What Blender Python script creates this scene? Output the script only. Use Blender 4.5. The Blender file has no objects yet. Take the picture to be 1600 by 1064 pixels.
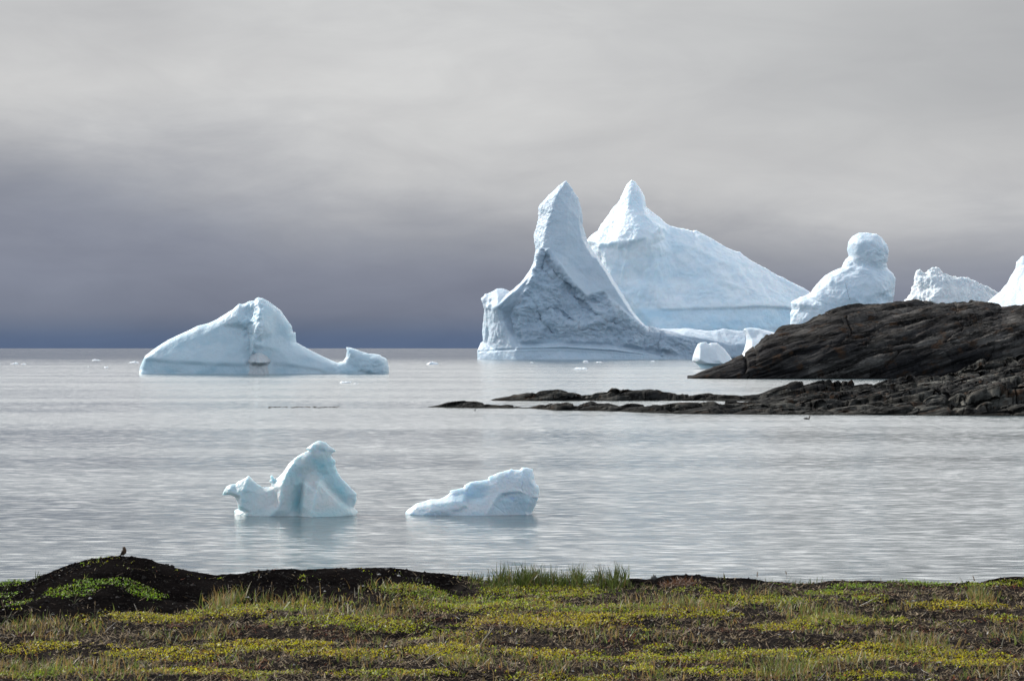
import bpy, math, random
import numpy as np
from mathutils import geometry, Vector

random.seed(7)
RNG = np.random.default_rng(7)
scene = bpy.context.scene
COL = scene.collection

# ------------------------------------------------------------------ camera
F = 3608.0            # focal length in photo pixels (1600 wide)
H = 6.0               # eye height over the water
CX, HY = 800.0, 544.0 # principal column, horizon row
cam_d = bpy.data.cameras.new("camera")
cam_d.sensor_width = 36.0
cam_d.lens = F / 1600 * 36.0
cam_d.shift_y = 12.0 / 1600
cam_d.clip_start = 0.5
cam_d.clip_end = 90000
cam_d.dof.use_dof = True
cam_d.dof.focus_distance = 300
cam_d.dof.aperture_fstop = 9.0
cam = bpy.data.objects.new("camera", cam_d)
cam.location = (0, 0, H)
cam.rotation_euler = (math.radians(90), 0, 0)
COL.objects.link(cam)
scene.camera = cam

# ------------------------------------------------------------------ world
SUN_EL = math.radians(33)
SUN_DIR = Vector((-0.80, 0.60, 0)).normalized()      # towards the sun, horizontally
sunv = Vector((SUN_DIR.x * math.cos(SUN_EL), SUN_DIR.y * math.cos(SUN_EL), math.sin(SUN_EL)))
world = bpy.data.worlds.new("World")
scene.world = world
world.use_nodes = True
wt = world.node_tree
wt.nodes.clear()


def N(t, kind, **kw):
    n = t.nodes.new(kind)
    for k, v in kw.items():
        setattr(n, k, v)
    return n


def L(t, a, b):
    t.links.new(a, b)


def setin(t, sock, v):
    if hasattr(v, 'is_output') or isinstance(v, bpy.types.NodeSocket):
        t.links.new(v, sock)
    elif v is not None:
        sock.default_value = v


def M(t, op, a, b=None, c=None, clamp=False):
    n = t.nodes.new('ShaderNodeMath')
    n.operation = op
    n.use_clamp = clamp
    for s, v in zip(n.inputs, (a, b, c)):
        setin(t, s, v)
    return n.outputs[0]


def MR(t, v, a, b, c=0.0, d=1.0, smooth=True):
    n = t.nodes.new('ShaderNodeMapRange')
    if smooth:
        n.interpolation_type = 'SMOOTHSTEP'
    n.inputs[0].default_value = 0
    setin(t, n.inputs[0], v)
    for i, x in enumerate((a, b, c, d)):
        setin(t, n.inputs[i + 1], x)
    return n.outputs[0]


def mixc(t, f, a, b, blend='MIX'):
    n = t.nodes.new('ShaderNodeMix')
    n.data_type = 'RGBA'
    n.blend_type = blend
    setin(t, n.inputs[0], f)
    for s, v in ((n.inputs[6], a), (n.inputs[7], b)):
        if isinstance(v, (tuple, list)):
            s.default_value = (*v[:3], 1)
        else:
            t.links.new(v, s)
    return n.outputs[2]


def ramp(t, f, pts, interp='LINEAR'):
    n = t.nodes.new('ShaderNodeValToRGB')
    n.color_ramp.interpolation = interp
    e = n.color_ramp.elements
    while len(e) < len(pts):
        e.new(0.5)
    for el, (p, c) in zip(e, pts):
        el.position = p
        el.color = (*c, 1) if len(c) == 3 else c
    setin(t, n.inputs[0], f)
    return n.outputs[0]


def noise(t, vec, scale, detail=4, rough=0.5, dist=0.0, dim='3D'):
    n = t.nodes.new('ShaderNodeTexNoise')
    n.noise_dimensions = dim
    n.inputs['Scale'].default_value = scale
    n.inputs['Detail'].default_value = detail
    n.inputs['Roughness'].default_value = rough
    n.inputs['Distortion'].default_value = dist
    if vec is not None:
        t.links.new(vec, n.inputs['Vector'])
    return n


def vmul(t, vec, s):
    n = t.nodes.new('ShaderNodeVectorMath')
    n.operation = 'MULTIPLY'
    t.links.new(vec, n.inputs[0])
    n.inputs[1].default_value = s
    return n.outputs[0]


def lin(*c):
    return tuple(((v / 255) / 12.92 if v <= 10 else (((v / 255) + 0.055) / 1.055) ** 2.4) for v in c)


UPB = 3.25
tc = N(wt, 'ShaderNodeTexCoord').outputs['Generated']
sep = N(wt, 'ShaderNodeSeparateXYZ')
L(wt, tc, sep.inputs[0])
ex, ey, ez = sep.outputs
# the cloud deck: streaky bands low over the sea, brighter and even above
n1 = noise(wt, vmul(wt, tc, (3.5, 1.0, 9.0)), 1.0, 3, 0.5)
n2 = noise(wt, vmul(wt, tc, (8.0, 2.0, 24.0)), 1.3, 6, 0.6, 0.4)
warp = M(wt, 'MULTIPLY', M(wt, 'SUBTRACT', n1.outputs[0], 0.5), 0.085)
warp2 = M(wt, 'MULTIPLY', M(wt, 'SUBTRACT', n2.outputs[0], 0.5), 0.034)
fade = MR(wt, ez, 0.006, 0.05)
tilt = M(wt, 'MULTIPLY', ex, MR(wt, ez, 0.3, 0.15, 0.0, 0.065))
e1 = M(wt, 'ADD', ez, M(wt, 'MULTIPLY', M(wt, 'ADD', M(wt, 'ADD', warp, warp2), tilt), fade))
e1 = M(wt, 'MULTIPLY', e1, 4.0)       # ramp covers elevations 0 .. 0.25
cl = ramp(wt, e1, [
    (0.000, lin(90, 107, 136)), (0.018, lin(94, 110, 138)), (0.035, lin(106, 118, 140)), (0.06, lin(124, 130, 146)),
    (0.14, lin(135, 140, 155)), (0.21, lin(150, 154, 164)), (0.265, lin(166, 168, 174)), (0.32, lin(194, 195, 197)),
    (0.40, lin(206, 206, 206)), (0.52, lin(204, 205, 206)), (0.70, lin(206, 207, 207)), (1.0, lin(236, 236, 236))], 'B_SPLINE')
n3 = noise(wt, vmul(wt, tc, (2.2, 1.0, 6.0)), 2.0, 4, 0.5)
cl = mixc(wt, 1.0, cl, ramp(wt, n3.outputs[0], [(0.3, (0.84, 0.84, 0.85)), (0.7, (1.12, 1.12, 1.11))]), 'MULTIPLY')
n4 = noise(wt, vmul(wt, tc, (9.0, 3.0, 30.0)), 1.6, 6, 0.6, 0.6)
cl = mixc(wt, 1.0, cl, ramp(wt, n4.outputs[0], [(0.3, (0.94, 0.94, 0.945)), (0.7, (1.05, 1.05, 1.045))]), 'MULTIPLY')
# right side of the frame a shade darker high up
rd = M(wt, 'MULTIPLY', MR(wt, ex, -0.02, 0.22), MR(wt, ez, 0.06, 0.11))
rd = M(wt, 'MULTIPLY', rd, MR(wt, ez, 0.24, 0.17))
cl = mixc(wt, M(wt, 'MULTIPLY', rd, 0.55), cl, (0.36, 0.37, 0.385))
up = MR(wt, ez, 0.15, 0.27)
cl = mixc(wt, up, cl, (UPB, UPB, UPB * 0.99))
zen = MR(wt, ez, 0.30, 0.62)
cl = mixc(wt, zen, cl, (0.72, 0.76, 0.82))
back = MR(wt, ey, 0.2, -0.4)
cl = mixc(wt, M(wt, 'MULTIPLY', back, MR(wt, ez, 0.6, 0.2)), cl, (1.10, 1.24, 1.40))
bg_c = N(wt, 'ShaderNodeBackground')
L(wt, cl, bg_c.inputs[0])
bg_c.inputs[1].default_value = 1.0
sky = N(wt, 'ShaderNodeTexSky')
sky.sky_type = 'NISHITA'
sky.sun_disc = False
sky.sun_elevation = SUN_EL
sky.sun_rotation = math.atan2(SUN_DIR.x, SUN_DIR.y)
bg_s = N(wt, 'ShaderNodeBackground')
L(wt, sky.outputs[0], bg_s.inputs[0])
bg_s.inputs[1].default_value = 0.15
# clear sky behind the viewer, cloud in front
clear = MR(wt, ey, 0.10, -0.45, 0.0, 0.6)
nb = noise(wt, tc, 2.5, 5, 0.6)
clear = M(wt, 'MULTIPLY', clear, MR(wt, nb.outputs[0], 0.35, 0.55, 0.45, 1.0))
mx = N(wt, 'ShaderNodeMixShader')
L(wt, clear, mx.inputs[0])
L(wt, bg_c.outputs[0], mx.inputs[1])
L(wt, bg_s.outputs[0], mx.inputs[2])
wo = N(wt, 'ShaderNodeOutputWorld')
L(wt, mx.outputs[0], wo.inputs[0])

sl = bpy.data.lights.new("sun", 'SUN')
sl.energy = 4.8
sl.angle = math.radians(1.0)
sl.color = (1.0, 0.95, 0.88)
so = bpy.data.objects.new("sun", sl)
so.rotation_euler = sunv.to_track_quat('Z', 'Y').to_euler()
so.location = (0, 0, 60)
COL.objects.link(so)

scene.view_settings.view_transform = 'Standard'
scene.view_settings.look = 'None'
scene.view_settings.exposure = 0.0
scene.view_settings.gamma = 1.0
scene.cycles.use_denoising = True
scene.cycles.max_bounces = 6
scene.cycles.diffuse_bounces = 3
scene.cycles.glossy_bounces = 3
scene.cycles.transmission_bounces = 3
scene.cycles.sample_clamp_indirect = 6


# ------------------------------------------------------------------ numpy noise
def _hash(ix, iy, iz, seed):
    h = (ix.astype(np.int64) * 374761393 + iy.astype(np.int64) * 668265263 + iz.astype(np.int64) * 2147483647 + seed * 1274126177) & 0xFFFFFFFF
    h = ((h ^ (h >> 13)) * 1274126177) & 0xFFFFFFFF
    h = ((h ^ (h >> 16)) * 2246822519) & 0xFFFFFFFF
    return h ^ (h >> 15)


def perlin(P, seed=0):
    I = np.floor(P).astype(np.int64)
    f = P - I
    u = f * f * f * (f * (f * 6 - 15) + 10)
    out = np.zeros(len(P))
    for dx in (0, 1):
        for dy in (0, 1):
            for dz in (0, 1):
                h = _hash(I[:, 0] + dx, I[:, 1] + dy, I[:, 2] + dz, seed)
                a = (h & 0xFFFF) / 65535.0 * 2 * np.pi
                z = ((h >> 16) & 0xFFFF) / 65535.0 * 2 - 1
                r = np.sqrt(np.maximum(0, 1 - z * z))
                g = (f[:, 0] - dx) * r * np.cos(a) + (f[:, 1] - dy) * r * np.sin(a) + (f[:, 2] - dz) * z
                w = (u[:, 0] if dx else 1 - u[:, 0]) * (u[:, 1] if dy else 1 - u[:, 1]) * (u[:, 2] if dz else 1 - u[:, 2])
                out += g * w
    return out * 1.5


def fbm(P, octv=5, gain=0.5, lac=2.03, seed=0, ridged=False):
    P = np.asarray(P, float)
    out = np.zeros(len(P))
    a, tot = 1.0, 0.0
    for o in range(octv):
        n = perlin(P + 17.3 * o, seed + o)
        out += a * ((1 - 2 * np.abs(n)) if ridged else n)
        tot += a
        a *= gain
        P = P * lac
    return out / tot


def voronoi(P, seed=0):
    I = np.floor(P).astype(np.int64)
    f1 = np.full(len(P), 9.0)
    f2 = np.full(len(P), 9.0)
    idv = np.zeros(len(P))
    for dx in (-1, 0, 1):
        for dy in (-1, 0, 1):
            for dz in (-1, 0, 1):
                cx, cy, cz = I[:, 0] + dx, I[:, 1] + dy, I[:, 2] + dz
                h = _hash(cx, cy, cz, seed)
                h2 = _hash(cx, cy, cz, seed + 91)
                px = cx + (h & 1023) / 1023.0
                py = cy + ((h >> 10) & 1023) / 1023.0
                pz = cz + ((h2 >> 4) & 1023) / 1023.0
                d = np.sqrt((P[:, 0] - px) ** 2 + (P[:, 1] - py) ** 2 + (P[:, 2] - pz) ** 2)
                c = d < f1
                f2 = np.where(c, f1, np.minimum(f2, d))
                idv = np.where(c, ((h2 >> 14) & 1023) / 1023.0, idv)
                f1 = np.minimum(f1, d)
    return f1, f2, idv


def voro2(x, y, seed=0):
    """2-D cells: distances, id, offset from the nearest centre"""
    I, J = np.floor(x).astype(np.int64), np.floor(y).astype(np.int64)
    f1 = np.full(len(x), 9.0)
    f2 = np.full(len(x), 9.0)
    idv = np.zeros((3, len(x)))
    ox, oy = np.zeros(len(x)), np.zeros(len(x))
    for dx in (-1, 0, 1):
        for dy in (-1, 0, 1):
            h = _hash(I + dx, J + dy, I * 0, seed)
            h2 = _hash(I + dx, J + dy, I * 0, seed + 57)
            px, py = I + dx + 0.1 + 0.8 * (h & 1023) / 1023.0, J + dy + 0.1 + 0.8 * ((h >> 10) & 1023) / 1023.0
            d = np.hypot(x - px, y - py)
            c = d < f1
            f2 = np.where(c, f1, np.minimum(f2, d))
            ox, oy = np.where(c, x - px, ox), np.where(c, y - py, oy)
            for k in range(3):
                idv[k] = np.where(c, ((h2 >> (k * 10)) & 1023) / 1023.0, idv[k])
            f1 = np.minimum(f1, d)
    return f1, f2, idv, ox, oy


def sstep(a, b, x):
    t = np.clip((x - a) / (b - a), 0, 1)
    return t * t * (3 - 2 * t)


# ------------------------------------------------------------------ mesh helpers
def mesh_np(name, V, Fc, mat=None, smooth=True, attrs=None, parent=None):
    V = np.ascontiguousarray(V, dtype=np.float32)
    Fc = np.ascontiguousarray(Fc, dtype=np.int32)
    me = bpy.data.meshes.new(name)
    n, k = Fc.shape
    me.vertices.add(len(V))
    me.vertices.foreach_set('co', V.ravel())
    me.loops.add(n * k)
    me.loops.foreach_set('vertex_index', Fc.ravel())
    me.polygons.add(n)
    me.polygons.foreach_set('loop_start', np.arange(0, n * k, k, dtype=np.int32))
    me.polygons.foreach_set('loop_total', np.full(n, k, dtype=np.int32))
    me.update(calc_edges=True)
    me.validate()
    me.polygons.foreach_set('use_smooth', np.full(len(me.polygons), smooth, dtype=bool))
    for an, arr in (attrs or {}).items():
        arr = np.asarray(arr, dtype=np.float32)
        if arr.ndim == 1:
            a = me.attributes.new(an, 'FLOAT', 'POINT')
            a.data.foreach_set('value', arr)
        else:
            a = me.attributes.new(an, 'FLOAT_COLOR', 'POINT')
            a.data.foreach_set('color', np.hstack([arr, np.ones((len(arr), 1), np.float32)]).ravel().astype(np.float32))
    ob = bpy.data.objects.new(name, me)
    COL.objects.link(ob)
    if mat:
        me.materials.append(mat)
    if parent:
        ob.parent = parent
    return ob


def tag(o, label=None, cat=None, group=None, kind=None):
    if label:
        o['label'] = label
    if cat:
        o['category'] = cat
    if group:
        o['group'] = group
    if kind:
        o['kind'] = kind
    return o


def recenter(o, loc):
    """move the origin of a mesh object to its base"""
    me = o.data
    co = np.empty(len(me.vertices) * 3, np.float32)
    me.vertices.foreach_get('co', co)
    co = co.reshape(-1, 3) - np.array(loc, np.float32)
    me.vertices.foreach_set('co', co.ravel())
    me.update()
    o.location = loc
    return o


def vnormals(V, T):
    a, b, c = V[T[:, 0]], V[T[:, 1]], V[T[:, 2]]
    n = np.cross(b - a, c - a)
    out = np.zeros_like(V)
    for i in range(3):
        np.add.at(out, T[:, i], n)
    return out / np.maximum(np.linalg.norm(out, axis=1, keepdims=True), 1e-12)


def inpoly(px, py, poly):
    poly = np.asarray(poly)[:, :2]
    ins = np.zeros(len(px), bool)
    j = len(poly) - 1
    for i in range(len(poly)):
        xi, yi = poly[i]
        xj, yj = poly[j]
        if yi != yj:
            c = ((yi > py) != (yj > py)) & (px < (xj - xi) * (py - yi) / (yj - yi) + xi)
            ins ^= c
        j = i
    return ins


def segdist(px, py, pts, closed=False):
    pts = np.asarray(pts, float)
    d = np.full(len(px), 1e9)
    n = len(pts)
    for i in range(n if closed else n - 1):
        ax, ay = pts[i][:2]
        bx, by = pts[(i + 1) % n][:2]
        l2 = (bx - ax) ** 2 + (by - ay) ** 2 + 1e-12
        t = np.clip(((px - ax) * (bx - ax) + (py - ay) * (by - ay)) / l2, 0, 1)
        d = np.minimum(d, np.hypot(px - ax - t * (bx - ax), py - ay - t * (by - ay)))
    return d


def polymask(px, py, poly, soft):
    s = segdist(px, py, poly, True) * np.where(inpoly(px, py, poly), 1, -1)
    return sstep(-soft, soft, s)


def ZC(ox, oy, s, pts, ds=1.0):
    return [(ox + p[0] / s, oy + p[1] / s) + ((p[2] * ds,) if len(p) > 2 else ()) for p in pts]


def grid_smooth(vals, E, fixed, it, n):
    deg = np.bincount(E.ravel(), minlength=n).astype(float)
    for _ in range(it):
        s = np.bincount(E[:, 0], vals[E[:, 1]], n) + np.bincount(E[:, 1], vals[E[:, 0]], n)
        nv = s / np.maximum(deg, 1)
        vals = np.where(fixed, vals, 0.5 * vals + 0.5 * nv)
    return vals


def ice_body(name, outline, feats, D, mat, res=1.5, smooth=3, infl=(6, 14), back=0.8,
             fine=(1.2, 10), coarse=(0, 40), rough=(), tints=(), greys=(), seed=1, bottom_d=None, grooves=()):
    """sculpted ice: outline and relief lines in photo pixels, relief heights (towards the
    viewer) in the same unit, converted to metres at distance D"""
    m = D / F
    yw = HY + H / m
    yb = yw + 14
    out = [tuple(p) if len(p) == 3 else (p[0], p[1], 0.0) for p in outline]
    ys = [p[1] for p in out]
    # reference mesh
    verts = [(p[0], p[1]) for p in out]
    dep = [p[2] for p in out]
    edges = [(i, (i + 1) % len(out)) for i in range(len(out))]
    for fl in feats:
        b = len(verts)
        for k, p in enumerate(fl):
            verts.append((p[0], p[1]))
            dep.append(p[2])
            if k:
                edges.append((b + k - 1, b + k))
    cv, ce, cf, ov, oe, of = geometry.delaunay_2d_cdt([Vector(v) for v in verts], edges, [], 0, 1e-4)
    cvn = np.array([(v.x, v.y) for v in cv])
    cd = np.full(len(cv), np.nan)
    for i, o in enumerate(ov):
        if o:
            cd[i] = dep[o[0]]
    for i in np.where(np.isnan(cd))[0]:
        k = np.argsort(np.hypot(*(cvn - cvn[i]).T))[1:4]
        cd[i] = np.nanmean(cd[k])
    # dense boundary
    bp = []
    for i in range(len(out)):
        a, b = out[i], out[(i + 1) % len(out)]
        n = max(1, int(round(math.hypot(a[0] - b[0], a[1] - b[1]) / res)))
        for k in range(n):
            t = k / n
            bp.append([a[j] + (b[j] - a[j]) * t for j in range(3)])
    bp = np.array(bp)
    x0, x1, y0, y1 = bp[:, 0].min(), bp[:, 0].max(), bp[:, 1].min(), bp[:, 1].max()
    gy = np.arange(y0, y1, res * 0.87)
    gx = np.arange(x0, x1, res)
    GX, GY = np.meshgrid(gx, gy)
    GX = GX + (np.arange(len(gy))[:, None] % 2) * res * 0.5
    rg = np.random.default_rng(seed)
    gx, gy = GX.ravel(), GY.ravel()
    gx = gx + rg.uniform(-.2, .2, len(gx)) * res
    gy = gy + rg.uniform(-.2, .2, len(gy)) * res
    k = inpoly(gx, gy, bp)
    gx, gy = gx[k], gy[k]
    k = segdist(gx, gy, out, True) > res * 0.55
    gx, gy = gx[k], gy[k]
    nb = len(bp)
    X = np.concatenate([bp[:, 0], gx])
    Y = np.concatenate([bp[:, 1], gy])
    be = [(i, (i + 1) % nb) for i in range(nb)]
    dv, de, df, o1, _, _ = geometry.delaunay_2d_cdt([Vector((a, b)) for a, b in zip(X, Y)], be, [], 1, 1e-5)
    X = np.array([v.x for v in dv])
    Y = np.array([v.y for v in dv])
    T = np.array([f for f in df if len(f) == 3], dtype=np.int64)
    cxx, cyy = X[T].mean(1), Y[T].mean(1)
    T = T[inpoly(cxx, cyy, bp)]
    isb = np.zeros(len(X), bool)
    for i, o in enumerate(o1):
        if any(q < nb for q in o):
            isb[i] = True
    # interpolate relief
    d = np.full(len(X), np.nan)
    for f in cf:
        if len(f) != 3:
            continue
        (ax, ay), (bx, by), (qx, qy) = cvn[list(f)]
        det = (by - qy) * (ax - qx) + (qx - bx) * (ay - qy)
        if abs(det) < 1e-9:
            continue
        l1 = ((by - qy) * (X - qx) + (qx - bx) * (Y - qy)) / det
        l2 = ((qy - ay) * (X - qx) + (ax - qx) * (Y - qy)) / det
        l3 = 1 - l1 - l2
        k = (l1 > -1e-4) & (l2 > -1e-4) & (l3 > -1e-4)
        d[k] = (l1 * cd[f[0]] + l2 * cd[f[1]] + l3 * cd[f[2]])[k]
    d = np.nan_to_num(d)
    E = np.unique(np.sort(np.vstack([T[:, [0, 1]], T[:, [1, 2]], T[:, [2, 0]]]), axis=1), axis=0)
    isbot = isb & (Y > yw + 1.0)
    fixed = isb & ~isbot
    d = grid_smooth(d, E, fixed, smooth, len(X))
    top = np.array([[p[0], p[1]] for p in out])
    # distance to the part of the outline that is not under water
    dist = np.full(len(X), 1e9)
    no = len(out)
    for i in range(no):
        a, b = out[i], out[(i + 1) % no]
        if min(a[1], b[1]) > yw + 1:
            continue
        dist = np.minimum(dist, segdist(X, Y, [a, b]))
    A, R = infl
    q = np.clip(dist / R, 0, 1)
    rim = np.sqrt(np.maximum(0, 1 - (1 - q) ** 2))
    df_ = d + A * rim
    dsm = grid_smooth(d, E, fixed, 25, len(X))
    qb = np.clip(dist / (R * 2.2), 0, 1)
    db = -(A * 1.5 * np.sqrt(np.maximum(0, 1 - (1 - qb) ** 2)) + back * np.maximum(dsm, 0) * 0.9 + back * np.minimum(dist, 60) * 0.5)
    db = np.where(fixed, d, db)
    db = np.minimum(db, df_)
    for poly_line, amp, wid in grooves:
        g = segdist(X, Y, poly_line)
        df_ = df_ - amp * np.exp(-(g / wid) ** 2) * np.where(fixed, 0, 1)
    n = len(X)
    bmap = np.where(fixed, np.arange(n), np.arange(n) + n)
    Xa, Ya = np.concatenate([X, X]), np.concatenate([Y, Y])
    Da = np.concatenate([df_, db])
    Tb = bmap[T][:, ::-1]
    # front faces must look at -Y: orientation check
    a, b, c = T[:, 0], T[:, 1], T[:, 2]
    cr = (X[b] - X[a]) * (Y[c] - Y[a]) - (X[c] - X[a]) * (Y[b] - Y[a])
    T = np.where((cr > 0)[:, None], T[:, ::-1], T)
    Tb = bmap[T][:, ::-1]
    TA = np.vstack([T, Tb])
    V = np.stack([(Xa - CX) * m, D - Da * m, H - (Ya - HY) * m], 1)
    Nn = vnormals(V, TA)
    P = V / m
    disp = fine[0] * fbm(P / fine[1], 4, 0.55, seed=seed * 13)
    if coarse[0]:
        disp += coarse[0] * fbm(P / coarse[1], 3, 0.5, seed=seed * 7 + 3)
    for poly, amp, scl, mode in rough:
        mk = polymask(Xa, Ya, poly, 3.0) * (np.arange(2 * n) < n)
        if mode == 'ridge':
            w = fbm(P / scl / 1.7, 2, seed=seed + 44) * 0.5
            r = fbm(P / scl * np.array([0.75, 1, 1.0]) + w[:, None], 5, 0.52, seed=seed + 5, ridged=True) - 0.35
        elif mode == 'vert':
            r = fbm(P / scl * np.array([1, 1, 0.22]), 4, 0.5, seed=seed + 9, ridged=True) - 0.3
        elif mode == 'diag':
            uu = np.stack([P[:, 0] * .8 + P[:, 2] * .6, P[:, 1], (P[:, 2] * .8 - P[:, 0] * .6) * .28], 1)
            r = fbm(uu / scl, 4, 0.5, seed=seed + 9)
        else:
            f1, f2, _ = voronoi(P / scl, seed)
            r = (f2 - f1) - 0.3
        disp += mk * amp * r
    V = V + Nn * (disp * m)[:, None]
    tint = np.zeros(2 * n)
    gry = np.zeros(2 * n)
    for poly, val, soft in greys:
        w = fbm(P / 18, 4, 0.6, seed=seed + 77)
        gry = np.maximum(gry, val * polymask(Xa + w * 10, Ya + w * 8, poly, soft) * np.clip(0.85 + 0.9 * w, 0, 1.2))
    for poly, val, soft in tints:
        tint = np.maximum(tint, val * polymask(Xa, Ya, poly, soft))
    # drop unused back duplicates
    used = np.zeros(2 * n, bool)
    used[TA.ravel()] = True
    remap = np.cumsum(used) - 1
    ob = mesh_np(name, V[used], remap[TA], mat, True, {'blue': tint[used], 'grey': gry[used]})
    cxm = float(np.mean(V[used][:, 0]))
    recenter(ob, (cxm, D, 0.0))
    return ob


# ------------------------------------------------------------------ materials
def new_mat(name):
    mt = bpy.data.materials.new(name)
    mt.use_nodes = True
    t = mt.node_tree
    t.nodes.clear()
    o = t.nodes.new('ShaderNodeOutputMaterial')
    p = t.nodes.new('ShaderNodeBsdfPrincipled')
    t.links.new(p.outputs[0], o.inputs[0])
    return mt, t, p, o


def bump(t, height, strength, dist, normal=None):
    b = t.nodes.new('ShaderNodeBump')
    b.inputs['Strength'].default_value = strength
    b.inputs['Distance'].default_value = dist
    t.links.new(height, b.inputs['Height'])
    if normal is not None:
        t.links.new(normal, b.inputs['Normal'])
    return b.outputs[0]


def ice_material(name, unit, white=(0.80, 0.86, 0.90), blue=(0.50, 0.70, 0.82), patch=0.35, sss=0.25, bumps=0.35, rough=0.5, trans=0.0):
    """unit = metres per photo pixel where the ice floats; sets the texture scale"""
    mt, t, p, o = new_mat(name)
    g = N(t, 'ShaderNodeNewGeometry').outputs['Position']
    at = N(t, 'ShaderNodeAttribute')
    at.attribute_name = 'blue'
    nl = noise(t, vmul(t, g, (1, 1, 1.6)), 1 / (unit * 45), 4, 0.55)
    nf = noise(t, vmul(t, g, (1, 1, 1)), 1 / (unit * 7), 5, 0.65)
    f = MR(t, nl.outputs[0], 0.42, 0.68, 0.0, patch)
    f = M(t, 'ADD', f, M(t, 'MULTIPLY', at.outputs['Fac'], 1.0), clamp=True)
    c = mixc(t, f, white, blue)
    c = mixc(t, MR(t, nf.outputs[0], 0.5, 0.75, 0.0, 0.18), c, (0.46, 0.52, 0.56))
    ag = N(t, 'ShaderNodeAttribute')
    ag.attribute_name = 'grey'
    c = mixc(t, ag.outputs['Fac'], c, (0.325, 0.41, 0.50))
    L(t, c, p.inputs['Base Color'])
    rr = MR(t, nf.outputs[0], 0.3, 0.7, rough - 0.12, rough + 0.15)
    L(t, rr, p.inputs['Roughness'])
    p.inputs['IOR'].default_value = 1.31
    p.inputs['Subsurface Weight'].default_value = sss
    p.inputs['Subsurface Radius'].default_value = (0.35, 0.8, 1.0)
    p.inputs['Subsurface Scale'].default_value = 0.4 if unit < 0.04 else unit * 6
    hsum = M(t, 'ADD', nf.outputs[0], M(t, 'MULTIPLY', noise(t, g, 1 / (unit * 2.2), 3, 0.6).outputs[0], 0.35))
    L(t, bump(t, hsum, bumps, unit * 3.5), p.inputs['Normal'])
    return mt


# ------------------------------------------------------------------ water
def make_water():
    mt, t, p, o = new_mat("sea_water")
    g = N(t, 'ShaderNodeNewGeometry').outputs['Position']
    sp = N(t, 'ShaderNodeSeparateXYZ')
    L(t, g, sp.inputs[0])
    yy = sp.outputs[1]

    def slope(scale, vec, detail, rg):
        n = noise(t, vmul(t, g, vec), scale, detail, rg)
        s = t.nodes.new('ShaderNodeVectorMath')
        s.operation = 'SUBTRACT'
        L(t, n.outputs['Color'], s.inputs[0])
        s.inputs[1].default_value = (0.5, 0.5, 0.5)
        return s.outputs[0]
    small = slope(8.0, (0.16, 1.0, 1), 2, 0.5)
    mid = slope(1.8, (0.07, 1.0, 1), 2, 0.5)
    swell = slope(0.09, (0.2, 1.0, 1), 2, 0.5)
    # calm and breezy patches
    calm = noise(t, vmul(t, g, (0.25, 1.0, 1)), 0.035, 4, 0.55).outputs[0]
    wind = MR(t, calm, 0.35, 0.65, 0.8, 1.2)
    out_sea = MR(t, yy, 150, 900, 0.0, 1.0)
    acc = None
    for vec, sx, sy in ((small, 0.14, 0.33), (mid, 0.02, 0.062), (swell, 0.008, 0.028)):
        q = vmul(t, vec, (sx, sy, 0))
        if acc is None:
            acc = q
        else:
            a = t.nodes.new('ShaderNodeVectorMath')
            a.operation = 'ADD'
            L(t, acc, a.inputs[0])
            L(t, q, a.inputs[1])
            acc = a.outputs[0]
    sc = t.nodes.new('ShaderNodeVectorMath')
    sc.operation = 'SCALE'
    L(t, acc, sc.inputs[0])
    L(t, M(t, 'MULTIPLY', wind, M(t, 'MULTIPLY', MR(t, yy, 60, 300, 1.2, 3.6, False), MR(t, yy, 420, 1600, 1.0, 0.34))), sc.inputs['Scale'])
    ad = t.nodes.new('ShaderNodeVectorMath')
    ad.operation = 'ADD'
    L(t, sc.outputs[0], ad.inputs[0])
    ad.inputs[1].default_value = (0, 0, 1)
    nm = t.nodes.new('ShaderNodeVectorMath')
    nm.operation = 'NORMALIZE'
    L(t, ad.outputs[0], nm.inputs[0])
    L(t, nm.outputs[0], p.inputs['Normal'])
    p.inputs['Base Color'].default_value = (0.075, 0.10, 0.11, 1)
    L(t, M(t, 'MULTIPLY', MR(t, yy, 350, 1500, 0.17, 0.07), MR(t, calm, 0.38, 0.62, 0.75, 1.2)), p.inputs['Roughness'])
    p.inputs['IOR'].default_value = 1.34
    ys = [-60, 20, 120, 400, 1200, 4000, 12000, 70000]
    xs = [-40000, -6000, -1200, -300, 0, 300, 1200, 6000, 40000]
    V = [(x, y, 0) for y in ys for x in xs]
    nx = len(xs)
    Fc = [(j * nx + i, j * nx + i + 1, (j + 1) * nx + i + 1, (j + 1) * nx + i) for j in range(len(ys) - 1) for i in range(nx - 1)]
    w = mesh_np('water', np.array(V, float), np.array(Fc), mt, False)
    tag(w, kind='structure')


make_water()


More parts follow.
